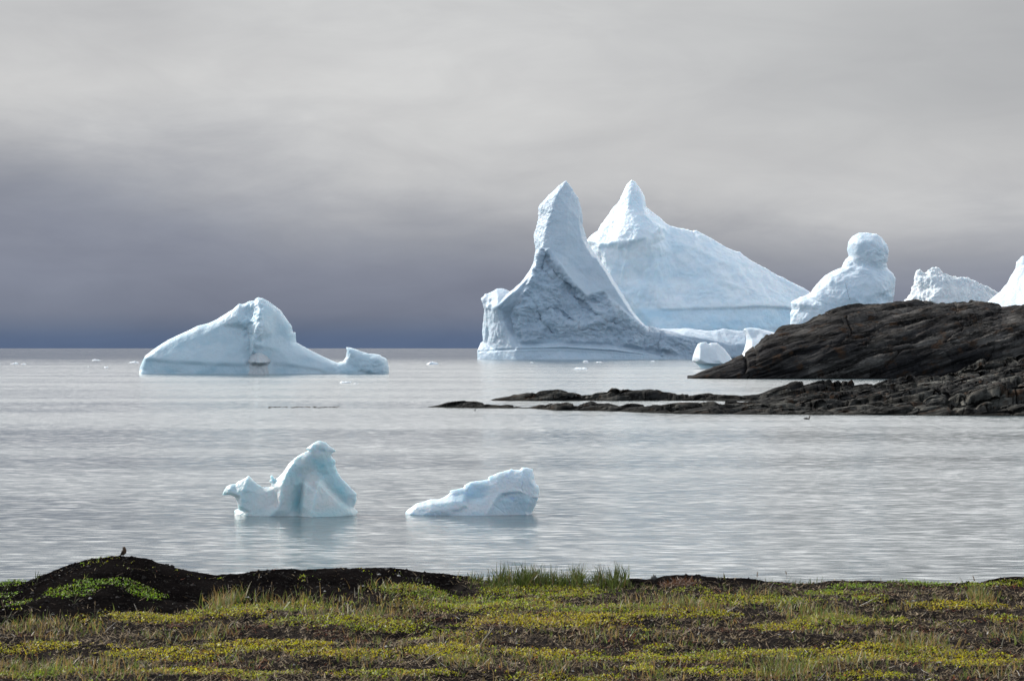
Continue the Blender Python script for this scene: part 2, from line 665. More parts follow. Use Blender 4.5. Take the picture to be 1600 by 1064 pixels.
# ------------------------------------------------------------------ icebergs
def bergs():
    # ---- left berg with a low tail and a fin
    z4 = (200, 440, 3.636)
    mA = ice_material('ice_left_berg', 541 / F, patch=0.6, white=(0.52, 0.63, 0.70), blue=(0.34, 0.51, 0.61), bumps=0.22)
    out = ZC(*z4, [(60, 565, 22), (70, 520, 12), (68, 490), (82, 455), (98, 422), (150, 380), (230, 330), (300, 297), (340, 280), (400, 250), (460, 235),
                   (510, 210), (560, 180), (600, 155), (632, 125), (650, 129), (680, 116), (720, 111), (727, 95), (740, 88), (768, 95), (800, 113),
                   (840, 143), (870, 165), (900, 210), (930, 255), (937, 287), (952, 290), (957, 345), (985, 360), (1050, 395), (1120, 430),
                   (1160, 450), (1190, 461), (1225, 452), (1240, 425), (1243, 390), (1237, 371), (1270, 375), (1320, 395), (1370, 407),
                   (1430, 415), (1460, 433), (1475, 448), (1483, 490), (1482, 520, 2), (1484, 565, 4), (1200, 565, 16), (830, 565, 31),
                   (760, 565, 44), (690, 565, 35), (400, 565, 33), (150, 565, 17)], 1.0)
    fe = [ZC(*z4, q, 0.5) for q in (
        [(112, 432, 12), (170, 438, 26), (300, 448, 46), (400, 452, 58), (560, 460, 66), (690, 462, 60)],
        [(118, 448, 11), (300, 466, 44), (500, 478, 62), (690, 482, 59)],
        [(130, 520, 20), (400, 522, 62), (600, 522, 68)],
        [(170, 400, 14), (300, 350, 20), (420, 310, 26), (540, 250, 26), (610, 200, 28)],
        [(300, 400, 36), (430, 390, 46), (560, 380, 52), (650, 390, 50)],
        [(640, 150, 3), (690, 140, 2)], [(630, 205, 34), (665, 215, 22), (705, 190, 4)],
        [(660, 232, 40), (700, 225, 40), (738, 232, 56)],
        [(735, 105, 4), (745, 130, 20), (768, 175, 58), (772, 240, 76), (752, 300, 84), (732, 360, 84), (722, 395, 80)],
        [(690, 275, 18), (708, 310, 24), (716, 360, 32), (712, 420, 40)],
        [(850, 180, 8), (900, 260, 8), (925, 330, 10)],
        [(840, 300, 34), (860, 380, 42), (960, 400, 26), (1080, 440, 20), (1180, 475, 22)],
        [(830, 455, 50), (950, 470, 44), (1100, 495, 34), (1200, 510, 26)],
        [(840, 472, 48), (950, 486, 41), (1090, 502, 32)],
        [(1300, 430, 6), (1350, 470, 16), (1375, 498, 20)], [(1330, 420, 4), (1440, 440, 10)], [(1440, 490, 14), (1300, 500, 14)],
    )]
    A = ice_body('iceberg', out, fe, 541, mA, res=1.25, smooth=6, infl=(15, 9), fine=(0.55, 9), coarse=(1.0, 60), back=1.6,
                 rough=[(ZC(*z4, [(690, 100), (780, 100), (780, 370), (690, 380), (640, 230)]), 4.5, 14, 'ridge'),
                        (ZC(*z4, [(520, 190), (640, 180), (740, 380), (600, 330)]), 1.3, 3.0, 'diag'),
                        (ZC(*z4, [(1200, 380), (1480, 400), (1490, 520), (1150, 520)]), 1.5, 10, 'ridge')],
                 tints=[(ZC(*z4, [(60, 435), (700, 462), (700, 530), (60, 530)]), 0.4, 5)], seed=3)
    tag(A, 'blue-white iceberg with a sloping ridge and low finned tail, alone at the left', 'iceberg', 'icebergs floating in the bay')
    # mushroom-shaped lump at its foot
    out = ZC(*z4, [(690, 565, 43), (697, 520, 43), (708, 470, 41), (700, 452, 41), (712, 425, 39), (735, 398, 39), (765, 384, 37), (800, 408, 37), (822, 440, 37), (828, 456, 37),
                   (812, 470, 37), (822, 520, 37), (832, 565, 37)])
    fe = [ZC(*z4, q) for q in ([(735, 455, 65), (770, 458, 71), (805, 458, 61)], [(735, 474, 51), (770, 478, 57), (800, 474, 49)],
                               [(760, 420, 57)], [(715, 530, 55), (765, 535, 67), (810, 530, 55)])]
    mK = ice_material('grey_ice_knob', 541 / F, patch=0.1, white=(0.46, 0.50, 0.53), blue=(0.40, 0.46, 0.50), bumps=0.4)
    K = ice_body('ice_knob', out, fe, 541, mK, res=0.9, smooth=1, infl=(2, 5), fine=(0.5, 5), coarse=(0, 1), back=0.2,
                 rough=[(ZC(*z4, [(680, 380), (840, 380), (840, 565), (680, 565)]), 2.0, 6, 'vert')], seed=4)
    K['label'] = 'grey mushroom-shaped lump at the foot of the berg'
    K.parent = A
    K.location = K.location - A.location

    # ---- main spire berg
    z1 = (720, 260, 3.129)
    z2 = (900, 270, 3.4316)
    mB = ice_material('ice_spire_berg', 1273 / F, patch=0.3, white=(0.50, 0.585, 0.665), blue=(0.34, 0.48, 0.60), bumps=0.35)
    out = ZC(*z1, [(82, 985, 26), (82, 945, 22), (82, 900, 14), (95, 870, 4), (108, 855), (112, 790), (118, 700), (104, 650), (120, 628), (175, 597),
                   (210, 595), (240, 612), (290, 570), (330, 515), (355, 470), (365, 410), (358, 340), (370, 290), (378, 250), (383, 200), (400, 175),
                   (450, 125), (480, 95), (515, 70), (545, 108), (575, 155), (590, 212), (595, 290), (610, 340), (625, 385), (670, 440),
                   (700, 485), (750, 560), (800, 640), (850, 720), (900, 775)])
    out += ZC(*z2, [(375, 822), (450, 835), (520, 838), (600, 832), (650, 842), (710, 848), (760, 843), (790, 836), (850, 846), (900, 850), (925, 880), (925, 1040, 20),
                    (640, 1040, 66)])
    out += ZC(*z1, [(960, 985, 76), (750, 985, 92), (500, 985, 94), (265, 985, 74)])
    fe = [ZC(*z1, q) for q in (
        [(500, 100, 6), (470, 140, 15), (442, 230, 24), (412, 320, 30), (400, 395, 34), (378, 465, 40), (342, 530, 46), (270, 605, 50), (182, 688, 50)],
        [(182, 688, 50), (190, 760, 42), (228, 840, 48), (268, 885, 60)],
        [(150, 700, 28), (150, 770, 22), (160, 850, 32)], [(125, 690, 16), (180, 640, 28), (225, 625, 20)],
        [(190, 700, 44), (240, 740, 36), (260, 820, 46)], [(310, 640, 52), (300, 750, 54), (310, 850, 60)],
        [(520, 200, 20), (515, 330, 34), (500, 440, 42)], [(575, 260, 14), (590, 360, 22), (640, 450, 30)],
        [(400, 405, 34), (430, 410, 40), (462, 455, 48), (482, 490, 52), (540, 562, 55), (605, 632, 58), (680, 608, 56), (710, 560, 52)],
        [(420, 470, 34), (470, 530, 40), (530, 610, 46), (600, 665, 52), (690, 650, 58)],
        [(560, 500, 40), (620, 560, 42), (640, 500, 38)],
        [(430, 640, 52), (450, 750, 58), (480, 840, 62)], [(600, 740, 62), (640, 830, 68)],
        [(660, 455, 36), (700, 520, 48), (745, 600, 58), (800, 690, 66), (870, 775, 66)],
        [(690, 720, 70), (760, 780, 70)],
        [(285, 876, 58), (480, 866, 68), (740, 880, 74), (950, 915, 62)],
        [(270, 888, 66), (480, 880, 80), (740, 895, 86), (960, 928, 72)],
        [(272, 908, 66), (480, 902, 78), (740, 914, 84), (950, 936, 72)],
        [(90, 905, 16), (180, 905, 44), (262, 905, 64)],
    )]
    fe += [ZC(*z2, q) for q in ([(300, 852, 64), (370, 868, 60), (440, 892, 58), (488, 866, 54), (560, 872, 54), (640, 885, 50), (740, 905, 46), (810, 925, 44), (900, 915, 36)],
                                [(460, 960, 66), (600, 985, 62), (750, 985, 56), (880, 990, 44)])]
    B = ice_body('iceberg', out, fe, 1273, mB, res=1.1, smooth=1, infl=(4, 7), fine=(1.3, 9), coarse=(2.0, 40),
                 greys=[(ZC(*z1, [(395, 405), (430, 405), (470, 470), (540, 570), (605, 640), (690, 620), (760, 740), (900, 815), (960, 840), (1010, 820), (1250, 850), (1500, 900), (1500, 1000), (960, 925), (740, 880), (480, 868), (280, 868), (230, 800), (190, 700), (340, 545)]), 0.95, 3)],  # dirty ice tone, with the shade of the overhung face painted in too
                 rough=[(ZC(*z1, [(395, 410), (430, 410), (470, 470), (540, 570), (605, 640), (690, 620), (800, 720), (900, 800), (1150, 860), (1150, 930), (960, 905), (740, 870), (480, 858), (290, 860), (240, 740), (340, 545)]), 13.0, 75, 'ridge'), (ZC(*z1, [(395, 410), (430, 410), (470, 470), (540, 570), (605, 640), (690, 620), (800, 720), (900, 800), (1150, 860), (1150, 930), (960, 905), (740, 870), (480, 858), (290, 860), (240, 740), (340, 545)]), 5.0, 20, 'ridge'),
                        (ZC(*z1, [(395, 410), (430, 410), (470, 470), (540, 570), (605, 640), (690, 620), (800, 720), (900, 800), (1150, 860), (1150, 930), (960, 905), (740, 870), (480, 858), (290, 860), (240, 740), (340, 545)]), 3.0, 9, 'ridge'),
                        (ZC(*z1, [(360, 180), (470, 130), (440, 330), (380, 460), (350, 400)]), 1.8, 8, 'ridge'),
                        (ZC(*z1, [(100, 600), (190, 690), (260, 870), (90, 860)]), 4.0, 14, 'vert')],
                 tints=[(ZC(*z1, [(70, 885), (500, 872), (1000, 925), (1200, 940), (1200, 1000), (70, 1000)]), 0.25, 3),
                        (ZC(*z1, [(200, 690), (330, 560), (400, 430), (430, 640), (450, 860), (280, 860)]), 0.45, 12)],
                 grooves=[(ZC(*z1, [(90, 905), (265, 893), (500, 890), (740, 904), (970, 930)]), 2.5, 1.2),
                          (ZC(*z1, [(470, 545), (500, 556), (540, 600), (560, 650), (620, 700), (680, 745), (740, 770)]), 6, 2.5),
                          (ZC(*z1, [(430, 700), (480, 705), (520, 745), (580, 790), (640, 800)]), 5, 2.2),
                          (ZC(*z1, [(330, 640), (370, 690), (400, 760), (440, 810)]), 4, 3), (ZC(*z1, [(640, 660), (690, 680), (760, 700)]), 4, 1.5),
                          (ZC(*z1, [(400, 450), (400, 520), (440, 560), (470, 545)]), 6, 2.5)], seed=8)
    tag(B, 'tall iceberg with one pointed spire and a rough grey-blue face above a low shelf', 'iceberg', 'icebergs floating in the bay')

    # ---- rear berg with broad shoulder
    mC = ice_material('ice_rear_berg', 1800 / F, patch=0.5, white=(0.74, 0.83, 0.90), blue=(0.52, 0.71, 0.85), bumps=0.35)
    out = ZC(*z2, [(40, 1030, 70), (30, 800, 30), (35, 500), (50, 365), (80, 335), (115, 310), (150, 258), (190, 190), (225, 155), (250, 110), (272, 62), (298, 37), (320, 48), (345, 85),
                   (370, 130), (374, 185), (400, 205), (430, 225), (470, 265), (500, 293), (530, 295), (580, 305), (625, 320), (645, 312), (665, 325), (720, 350), (800, 390),
                   (860, 420), (880, 424), (900, 445), (960, 485), (1030, 520), (1100, 560), (1170, 595), (1230, 625), (1258, 648), (1275, 720), (1285, 1030, 10),
                   (1100, 1030, 70), (800, 1030, 110), (400, 1030, 108)])
    fe = [ZC(*z2, q) for q in (
        [(62, 362, 16), (120, 385, 40), (210, 378, 54), (300, 372, 66), (370, 358, 66), (410, 335, 66), (442, 298, 58)],
        [(70, 400, 14), (125, 415, 37), (210, 412, 50), (305, 408, 61), (385, 400, 68), (445, 350, 56)],
        [(345, 120, 8), (358, 185, 22), (368, 235, 38), (400, 268, 48), (442, 298, 58)],
        [(300, 100, 10), (270, 200, 26), (240, 290, 40)], [(330, 300, 58)],
        [(395, 225, 12), (430, 260, 20), (480, 310, 24)],
        [(470, 360, 40), (510, 440, 46), (530, 560, 58), (545, 640, 72)],
        [(400, 480, 66), (400, 600, 74), (380, 700, 82)],
        [(150, 450, 44), (180, 600, 56)], [(245, 640, 64), (270, 600, 64), (330, 573, 62)], [(250, 660, 72), (300, 640, 74), (360, 620, 76)],
        [(600, 400, 40), (700, 450, 46), (850, 520, 44), (1000, 600, 36), (1150, 665, 22), (1230, 690, 14)],
        [(640, 560, 66), (780, 600, 72), (950, 650, 66)],
        [(440, 735, 92), (600, 730, 96), (800, 725, 94), (950, 715, 84), (1100, 720, 58), (1220, 745, 34)],
        [(440, 745, 90), (600, 742, 93.5), (800, 738, 91), (950, 730, 80), (1100, 735, 54)],
        [(420, 840, 104), (700, 840, 108), (950, 830, 92), (1180, 830, 52)],
    )]
    C_ = ice_body('iceberg', out, fe, 1800, mC, res=1.4, smooth=3, infl=(4, 7), fine=(1.0, 8), coarse=(4.0, 45),
                  rough=[(ZC(*z2, [(60, 350), (300, 40), (370, 180), (440, 295), (300, 370), (120, 380)]), 1.4, 3.2, 'diag'),
                         (ZC(*z2, [(60, 400), (430, 350), (540, 560), (540, 720), (60, 700)]), 3.5, 16, 'vert'),
                         (ZC(*z2, [(450, 280), (640, 310), (1250, 640), (1100, 700), (560, 720), (470, 400)]), 3.2, 24, 'ridge')],
                  tints=[(ZC(*z2, [(300, 735), (1250, 735), (1290, 900), (300, 900)]), 0.6, 4)], seed=12)
    tag(C_, 'broad pale blue iceberg with a long shoulder sloping right, behind the spire iceberg', 'iceberg', 'icebergs floating in the bay')

    # ---- round-headed berg
    z3 = (1220, 350, 4.2105)
    mD = ice_material('ice_round_head_berg', 1000 / F, patch=0.4, white=(0.57, 0.66, 0.74), blue=(0.40, 0.54, 0.66), bumps=0.3)
    out = ZC(*z3, [(50, 960, 20), (58, 690), (65, 600), (80, 565), (72, 520), (100, 500), (160, 480), (195, 455), (230, 400), (290, 340), (340, 310), (400, 290),
                   (425, 245), (448, 212), (437, 170), (445, 120), (470, 82), (510, 61), (570, 56), (630, 61), (665, 85), (695, 130), (706, 180), (702, 225),
                   (690, 255), (705, 295), (740, 325), (757, 360), (752, 400), (745, 450), (735, 500), (735, 560), (745, 960, 20), (600, 960, 66), (300, 960, 66)])
    fe = [ZC(*z3, q, 0.65) for q in ([(470, 140, 16), (520, 120, 26), (580, 120, 30), (650, 150, 22)], [(480, 200, 20), (560, 190, 34), (650, 210, 22)],
                               [(455, 240, 6), (500, 268, 16), (560, 272, 28), (630, 262, 26), (685, 250, 8)],
                               [(415, 295, 8), (450, 292, 16), (500, 300, 30), (560, 325, 42), (620, 385, 48), (655, 440, 50)],
                               [(600, 310, 26), (680, 360, 26), (700, 430, 30), (690, 500, 34)],
                               [(300, 380, 22), (380, 350, 30), (460, 360, 44)], [(230, 470, 30), (330, 460, 46), (450, 470, 58), (560, 480, 60)],
                               [(85, 525, 4), (140, 520, 20), (260, 540, 44)], [(90, 565, 2), (140, 560, 14), (200, 580, 30)],
                               [(90, 640, 14), (200, 660, 40), (430, 640, 66), (620, 640, 60)])]
    Dd = ice_body('iceberg', out, fe, 1000, mD, res=1.25, smooth=14, infl=(13, 14), fine=(0.6, 9), coarse=(1.5, 45), back=1.0,
                  rough=[(ZC(*z3, [(60, 500), (400, 290), (730, 330), (750, 600), (60, 640)]), 4.2, 30, 'ridge'),
                         (ZC(*z3, [(400, 215), (520, 250), (540, 300), (400, 300)]), 3.0, 8, 'vert'),
                         (ZC(*z3, [(480, 225), (560, 180), (720, 120), (720, 290), (520, 285)]), 3.2, 9, 'ridge'), (ZC(*z3, [(430, 50), (700, 50), (640, 160), (440, 200)]), 1.4, 14, 'diag')],
                  grooves=[(ZC(*z3, [(405, 400), (415, 470), (440, 560)]), 2, 0.8), (ZC(*z3, [(450, 240), (520, 275), (600, 282), (690, 262)]), 1.5, 5)], seed=21)
    tag(Dd, 'rounded iceberg topped by a ball-shaped head on a narrow neck, rising behind the headland', 'iceberg', 'icebergs floating in the bay')

    mE = ice_material('ice_jagged_berg', 1400 / F, patch=0.3, white=(0.62, 0.66, 0.69), blue=(0.42, 0.53, 0.62), bumps=0.5)
    out = ZC(*z3, [(700, 900, 40), (740, 570), (780, 528), (825, 495), (850, 470), (865, 430), (880, 390), (885, 350), (900, 320), (915, 303), (930, 315), (945, 325), (970, 305), (1000, 297),
                   (1030, 303), (1060, 320), (1100, 340), (1140, 352), (1180, 355), (1240, 362), (1270, 380), (1300, 400), (1350, 412), (1390, 440), (1425, 462), (1500, 560), (1520, 900, 30),
                   (1100, 900, 80)])
    fe = [ZC(*z3, q) for q in ([(905, 350, 6), (915, 420, 12), (880, 480, 20)], [(950, 360, 16), (1000, 340, 14), (1060, 360, 18)],
                               [(1000, 420, 36), (960, 510, 46)], [(1090, 400, 22), (1060, 480, 46), (1040, 540, 54)],
                               [(1200, 400, 16), (1180, 470, 40), (1140, 540, 56)], [(1300, 430, 14), (1270, 520, 44)], [(1350, 440, 10), (1340, 510, 30)])]
    E_ = ice_body('iceberg', out, fe, 1400, mE, res=1.2, smooth=2, infl=(4, 8), fine=(1.5, 7), coarse=(3, 26),
                  rough=[(ZC(*z3, [(760, 290), (1500, 290), (1500, 600), (760, 600)]), 4.5, 17, 'ridge'), (ZC(*z3, [(760, 290), (1500, 290), (1500, 600), (760, 600)]), 3, 10, 'vert')], seed=31)
    tag(E_, 'jagged flat-topped white iceberg behind the headland, right of the round-headed one', 'iceberg', 'icebergs floating in the bay')

    mF = ice_material('ice_edge_berg', 1100 / F, patch=0.25, white=(0.62, 0.69, 0.76), blue=(0.46, 0.58, 0.70), bumps=0.2)
    out = ZC(*z3, [(1250, 900, 30), (1290, 600), (1350, 525), (1400, 480), (1450, 440), (1490, 390), (1510, 345), (1530, 318), (1545, 290), (1550, 250), (1570, 232), (1590, 210), (1612, 214),
                   (1640, 260), (1660, 330), (1740, 400), (1800, 500), (1880, 600), (1900, 900, 30), (1600, 900, 90)])
    fe = [ZC(*z3, q) for q in ([(1590, 260, 12), (1600, 340, 28), (1580, 460, 50), (1560, 540, 66)], [(1520, 380, 10), (1480, 480, 26), (1440, 560, 40)], [(1680, 450, 40)])]
    F_ = ice_body('iceberg', out, fe, 1100, mF, res=1.4, smooth=6, infl=(4, 10), fine=(0.9, 10), coarse=(2, 40), seed=37)
    tag(F_, 'smooth white iceberg rising to a point at the right edge of the view', 'iceberg', 'icebergs floating in the bay')

    mG = ice_material('ice_white_stump', 690 / F, patch=0.1, white=(0.66, 0.72, 0.77), blue=(0.42, 0.56, 0.62), bumps=0.12)
    out = ZC(*z2, [(672, 1075, 16), (668, 1048, 12), (640, 1018, 2), (622, 1010), (626, 985), (640, 945), (652, 918), (668, 909), (700, 907), (708, 918), (722, 912), (758, 912), (772, 925), (782, 932), (797, 945),
                   (812, 965), (826, 985), (842, 1010), (850, 1030), (860, 1075, 10)])
    fe = [ZC(*z2, q) for q in ([(709, 940, 6), (708, 990, 13), (712, 1012, 16)], [(665, 950, 10), (660, 1000, 16)], [(740, 950, 10), (760, 1005, 20)],
                               [(640, 1014, 6), (700, 1020, 19), (780, 1022, 20), (835, 1020, 8)], [(668, 1030, 6), (720, 1036, 10), (800, 1036, 12)])]
    G_ = ice_body('iceberg', out, fe, 690, mG, res=0.8, smooth=2, infl=(3, 5), fine=(0.3, 8), coarse=(0.6, 20), tints=[(ZC(*z2, [(600, 1022), (870, 1024), (870, 1090), (600, 1090)]), 0.9, 1.5)], seed=41)
    tag(G_, 'small white double-topped iceberg with undercut blue base off the headland tip', 'iceberg', 'icebergs floating in the bay')

    z9 = (1140, 470, 6.154)
    mH = ice_material('ice_white_fin', 900 / F, patch=0.1, white=(0.62, 0.69, 0.75), blue=(0.45, 0.58, 0.66), bumps=0.12)
    out = ZC(*z9, [(80, 700, 30), (98, 550, 8), (120, 515), (140, 475), (155, 420), (162, 370), (158, 330), (145, 300), (132, 285), (145, 266), (200, 259), (280, 264), (350, 283), (430, 305),
                   (490, 300), (560, 285), (620, 270), (700, 275), (760, 320), (800, 700, 20), (400, 700, 40)])
    fe = [ZC(*z9, q) for q in ([(170, 300, 6), (200, 370, 14), (190, 450, 22), (150, 540, 26)], [(300, 300, 8), (420, 325, 10), (560, 310, 8), (680, 300, 8)], [(320, 420, 30), (500, 450, 34)])]
    H_ = ice_body('iceberg', out, fe, 900, mH, res=0.9, smooth=4, infl=(3, 5), fine=(0.4, 8), coarse=(1, 25), seed=43)
    tag(H_, 'white fin-shaped iceberg with a concave left side, half hidden by the headland', 'iceberg', 'icebergs floating in the bay')

    # ---- two small near floes
    z5 = (330, 670, 6.154)
    ds = 0.52
    mI = ice_material('ice_near_arched', 83 / F * 1.2, patch=0.35, white=(0.56, 0.605, 0.61), blue=(0.30, 0.54, 0.60), sss=0.65, bumps=0.3, rough=0.38)
    out = ZC(*z5, [(215, 880, 20), (228, 812, 8), (222, 790), (245, 770), (258, 765), (250, 710), (225, 655), (195, 637), (150, 634), (105, 638), (120, 600), (150, 550), (190, 530), (235, 525), (260, 505),
                   (300, 485), (330, 470), (360, 450), (375, 460), (400, 490), (440, 525), (480, 550), (510, 564), (545, 560), (580, 552), (577, 522), (557, 505), (573, 485), (570, 455), (582, 442),
                   (600, 465), (620, 485), (650, 460), (680, 430), (710, 390), (750, 330), (800, 285), (850, 250), (900, 222), (935, 208), (910, 190), (940, 165), (985, 135), (1030, 113),
                   (1070, 117), (1110, 135), (1140, 165), (1180, 190), (1200, 212), (1165, 234), (1150, 250), (1170, 280), (1195, 310), (1190, 350), (1215, 420), (1260, 480), (1320, 540),
                   (1360, 580), (1395, 620), (1398, 680), (1372, 755), (1410, 790), (1400, 820, 10), (1410, 880, 30), (1200, 880, 80), (1000, 880, 110), (850, 880, 62), (500, 880, 70)], ds)
    fe = [ZC(*z5, q, ds) for q in (
        [(1055, 497, 62), (1035, 600, 78), (1012, 700, 92), (1000, 790, 100), (1000, 835, 104)],
        [(1055, 497, 62), (1120, 580, 52), (1230, 690, 44), (1330, 780, 34), (1392, 830, 18)],
        [(1070, 485, 26), (1130, 560, 22), (1240, 670, 20), (1345, 760, 14)],
        [(1050, 482, 24), (990, 500, 24), (935, 512, 26)],
        [(930, 520, 52), (920, 620, 58), (905, 720, 62), (915, 800, 70)],
        [(885, 500, 16), (872, 620, 10), (858, 720, 12), (862, 800, 26)],
        [(930, 260, 14), (880, 340, 16), (850, 430, 14)], [(800, 400, 22), (790, 540, 26), (780, 680, 34), (790, 800, 44)],
        [(800, 320, 18), (735, 420, 30), (690, 540, 42), (670, 660, 52), (660, 760, 58)],
        [(930, 430, 12), (1000, 400, 12)],
        [(985, 240, 10), (1060, 228, 14), (1140, 245, 8)], [(1050, 150, 12), (1100, 190, 14)], [(960, 190, 10), (1020, 205, 8), (1120, 215, 8)],
        [(1100, 320, 16), (1150, 450, 16), (1230, 560, 16)], [(1350, 560, 10), (1320, 630, 16), (1290, 705, 18)], [(1350, 660, 8)],
        [(360, 490, 14), (330, 560, 28), (300, 640, 34), (300, 740, 40)], [(190, 570, 16), (160, 610, 12), (240, 620, 24)],
        [(440, 600, 26), (430, 700, 42), (400, 790, 50)], [(540, 600, 20), (560, 680, 34)], [(590, 500, 6), (600, 560, 16), (640, 640, 30)],
        [(460, 795, 52), (540, 755, 46), (620, 715, 40), (665, 690, 42)],
    )]
    I_ = ice_body('ice_floe', out, fe, 83.3, mI, res=0.85, smooth=9, infl=(3.5, 5), fine=(0.8, 4.5), coarse=(0.8, 24),
                  rough=[(ZC(*z5, [(935, 515), (1055, 497), (1010, 790), (915, 790)]), 1.2, 2.2, 'cell'),
                         (ZC(*z5, [(850, 500), (935, 500), (920, 800), (840, 800)]), 2.0, 6, 'vert')],
                  tints=[(ZC(*z5, [(950, 260), (1160, 300), (1300, 560), (1300, 700), (1060, 480)]), 0.6, 10),
                         (ZC(*z5, [(800, 440), (900, 470), (880, 800), (760, 800)]), 0.6, 12), (ZC(*z5, [(240, 760), (800, 760), (1400, 800), (1400, 880), (240, 880)]), 0.3, 8)],
                  back=0.5, seed=51)
    tag(I_, 'small sculpted ice floe with a curved arm and a cap on its blue peak', 'ice floe', 'ice floes near the shore')

    z6 = (610, 700, 6.154)
    mJ = ice_material('ice_near_wedge', 83 / F * 1.2, patch=0.25, white=(0.60, 0.645, 0.68), blue=(0.36, 0.58, 0.70), sss=0.65, bumps=0.25, rough=0.4)
    ds = 0.5
    out = ZC(*z6, [(140, 720, 10), (140, 650, 4), (150, 605), (175, 580), (205, 565), (230, 545), (270, 525), (320, 515), (380, 490), (470, 487), (530, 465), (575, 430), (573, 412), (600, 402), (640, 395),
                   (705, 375), (716, 352), (770, 325), (840, 313), (900, 308), (940, 302), (948, 275), (1000, 257), (1040, 236), (1060, 230), (1120, 214), (1160, 200), (1200, 210), (1245, 206), (1265, 187),
                   (1320, 186), (1340, 196), (1368, 200), (1375, 240), (1385, 300), (1400, 345), (1430, 380), (1434, 420), (1425, 470), (1415, 500), (1400, 545), (1380, 580), (1362, 618), (1362, 720, 14),
                   (1150, 720, 40), (920, 720, 64), (500, 720, 56), (250, 720, 34)], ds)
    fe = [ZC(*z6, q, ds) for q in (
        [(190, 600, 10), (260, 560, 22), (400, 528, 32), (600, 502, 38), (690, 502, 42), (725, 530, 42)],
        [(200, 622, 24), (400, 590, 46), (560, 575, 52), (680, 570, 50)],
        [(725, 560, 36), (650, 600, 44), (590, 636, 52)],
        [(735, 518, 26), (820, 508, 34), (900, 503, 38)], [(760, 570, 44), (860, 580, 50)],
        [(600, 460, 12), (720, 440, 12), (860, 430, 14)], [(760, 480, 14), (880, 470, 18)],
        [(850, 340, 8), (960, 360, 16), (1040, 350, 22), (1150, 360, 30), (1260, 390, 34)],
        [(960, 440, 28), (945, 520, 42), (915, 610, 56)],
        [(1050, 428, 36), (1010, 470, 42), (975, 530, 50), (930, 612, 58)],
        [(1085, 440, 32), (1050, 480, 35), (1010, 545, 41), (970, 616, 50)],
        [(1050, 428, 36), (1150, 412, 38), (1250, 405, 40), (1340, 455, 28), (1420, 470, 10)],
        [(1090, 440, 26), (1180, 428, 32), (1240, 420, 34)],
        [(1180, 500, 34), (1320, 520, 32)], [(1150, 610, 36), (1300, 610, 28)],
        [(1130, 270, 14), (1250, 290, 24), (1270, 340, 30)], [(1270, 230, 10), (1340, 290, 18), (1390, 370, 14)],
        [(300, 642, 42), (600, 642, 54), (860, 630, 58)],
    )]
    J_ = ice_body('ice_floe', out, fe, 83.6, mJ, res=0.85, smooth=7, infl=(4, 7), fine=(0.8, 4.5), coarse=(0.8, 24), back=0.5,
                  rough=[(ZC(*z6, [(1000, 200), (1440, 180), (1440, 400), (1000, 400)]), 0.8, 12, 'ridge'), (ZC(*z6, [(150, 500), (940, 480), (940, 660), (150, 660)]), 0.5, 7, 'cell')],
                  tints=[(ZC(*z6, [(580, 470), (760, 390), (930, 400), (900, 500), (620, 500)]), 0.7, 10), (ZC(*z6, [(960, 610), (1060, 450), (1250, 430), (1400, 500), (1360, 640)]), 0.35, 8),
                         (ZC(*z6, [(140, 610), (900, 610), (900, 700), (140, 700)]), 0.4, 4)],
                  grooves=[(ZC(*z6, [(1270, 330), (1255, 380), (1270, 405)]), 1.6, 1.2), (ZC(*z6, [(1000, 540), (1090, 610)]), 1.0, 1.0)], seed=57)
    tag(J_, 'low wedge-shaped ice floe rising to a blunt right end', 'ice floe', 'ice floes near the shore')


bergs()


# ------------------------------------------------------------------ drifting bits of ice
def lump(name, w, h, dpt, mat, seed, spikes=1.0):
    nu, nv = 36, 18
    u = np.linspace(0, 2 * np.pi, nu, endpoint=False)
    v = np.linspace(-0.45, np.pi / 2, nv)
    U, Vv = np.meshgrid(u, v)
    P = np.stack([np.cos(U) * np.cos(Vv), np.sin(U) * np.cos(Vv), np.sin(Vv)], -1).reshape(-1, 3)
    r = 1 + 0.55 * spikes * fbm(P * 1.6 + seed, 4, 0.6, seed=seed) + 0.25 * fbm(P * 4 + seed, 3, seed=seed + 2, ridged=True)
    q = P * r[:, None]
    hx = 0.55 + 0.75 * np.abs(perlin(np.stack([q[:, 0] * 2.2 + seed * 3.1, q[:, 1] * 0.7, q[:, 0] * 0], 1), seed)) * 2
    q[:, 2] = np.where(q[:, 2] > 0, q[:, 2] * hx, q[:, 2])
    q[:, 0] *= w / 2 / max(1e-6, np.abs(q[:, 0]).max())
    q[:, 1] *= dpt / 2 / max(1e-6, np.abs(q[:, 1]).max())
    q[:, 2] *= h / max(1e-6, q[:, 2].max())
    Fc = [(j * nu + i, j * nu + (i + 1) % nu, (j + 1) * nu + (i + 1) % nu, (j + 1) * nu + i) for j in range(nv - 1) for i in range(nu)]
    return mesh_np(name, q, np.array(Fc), mat, True, {'blue': np.zeros(len(q)), 'grey': np.zeros(len(q))})


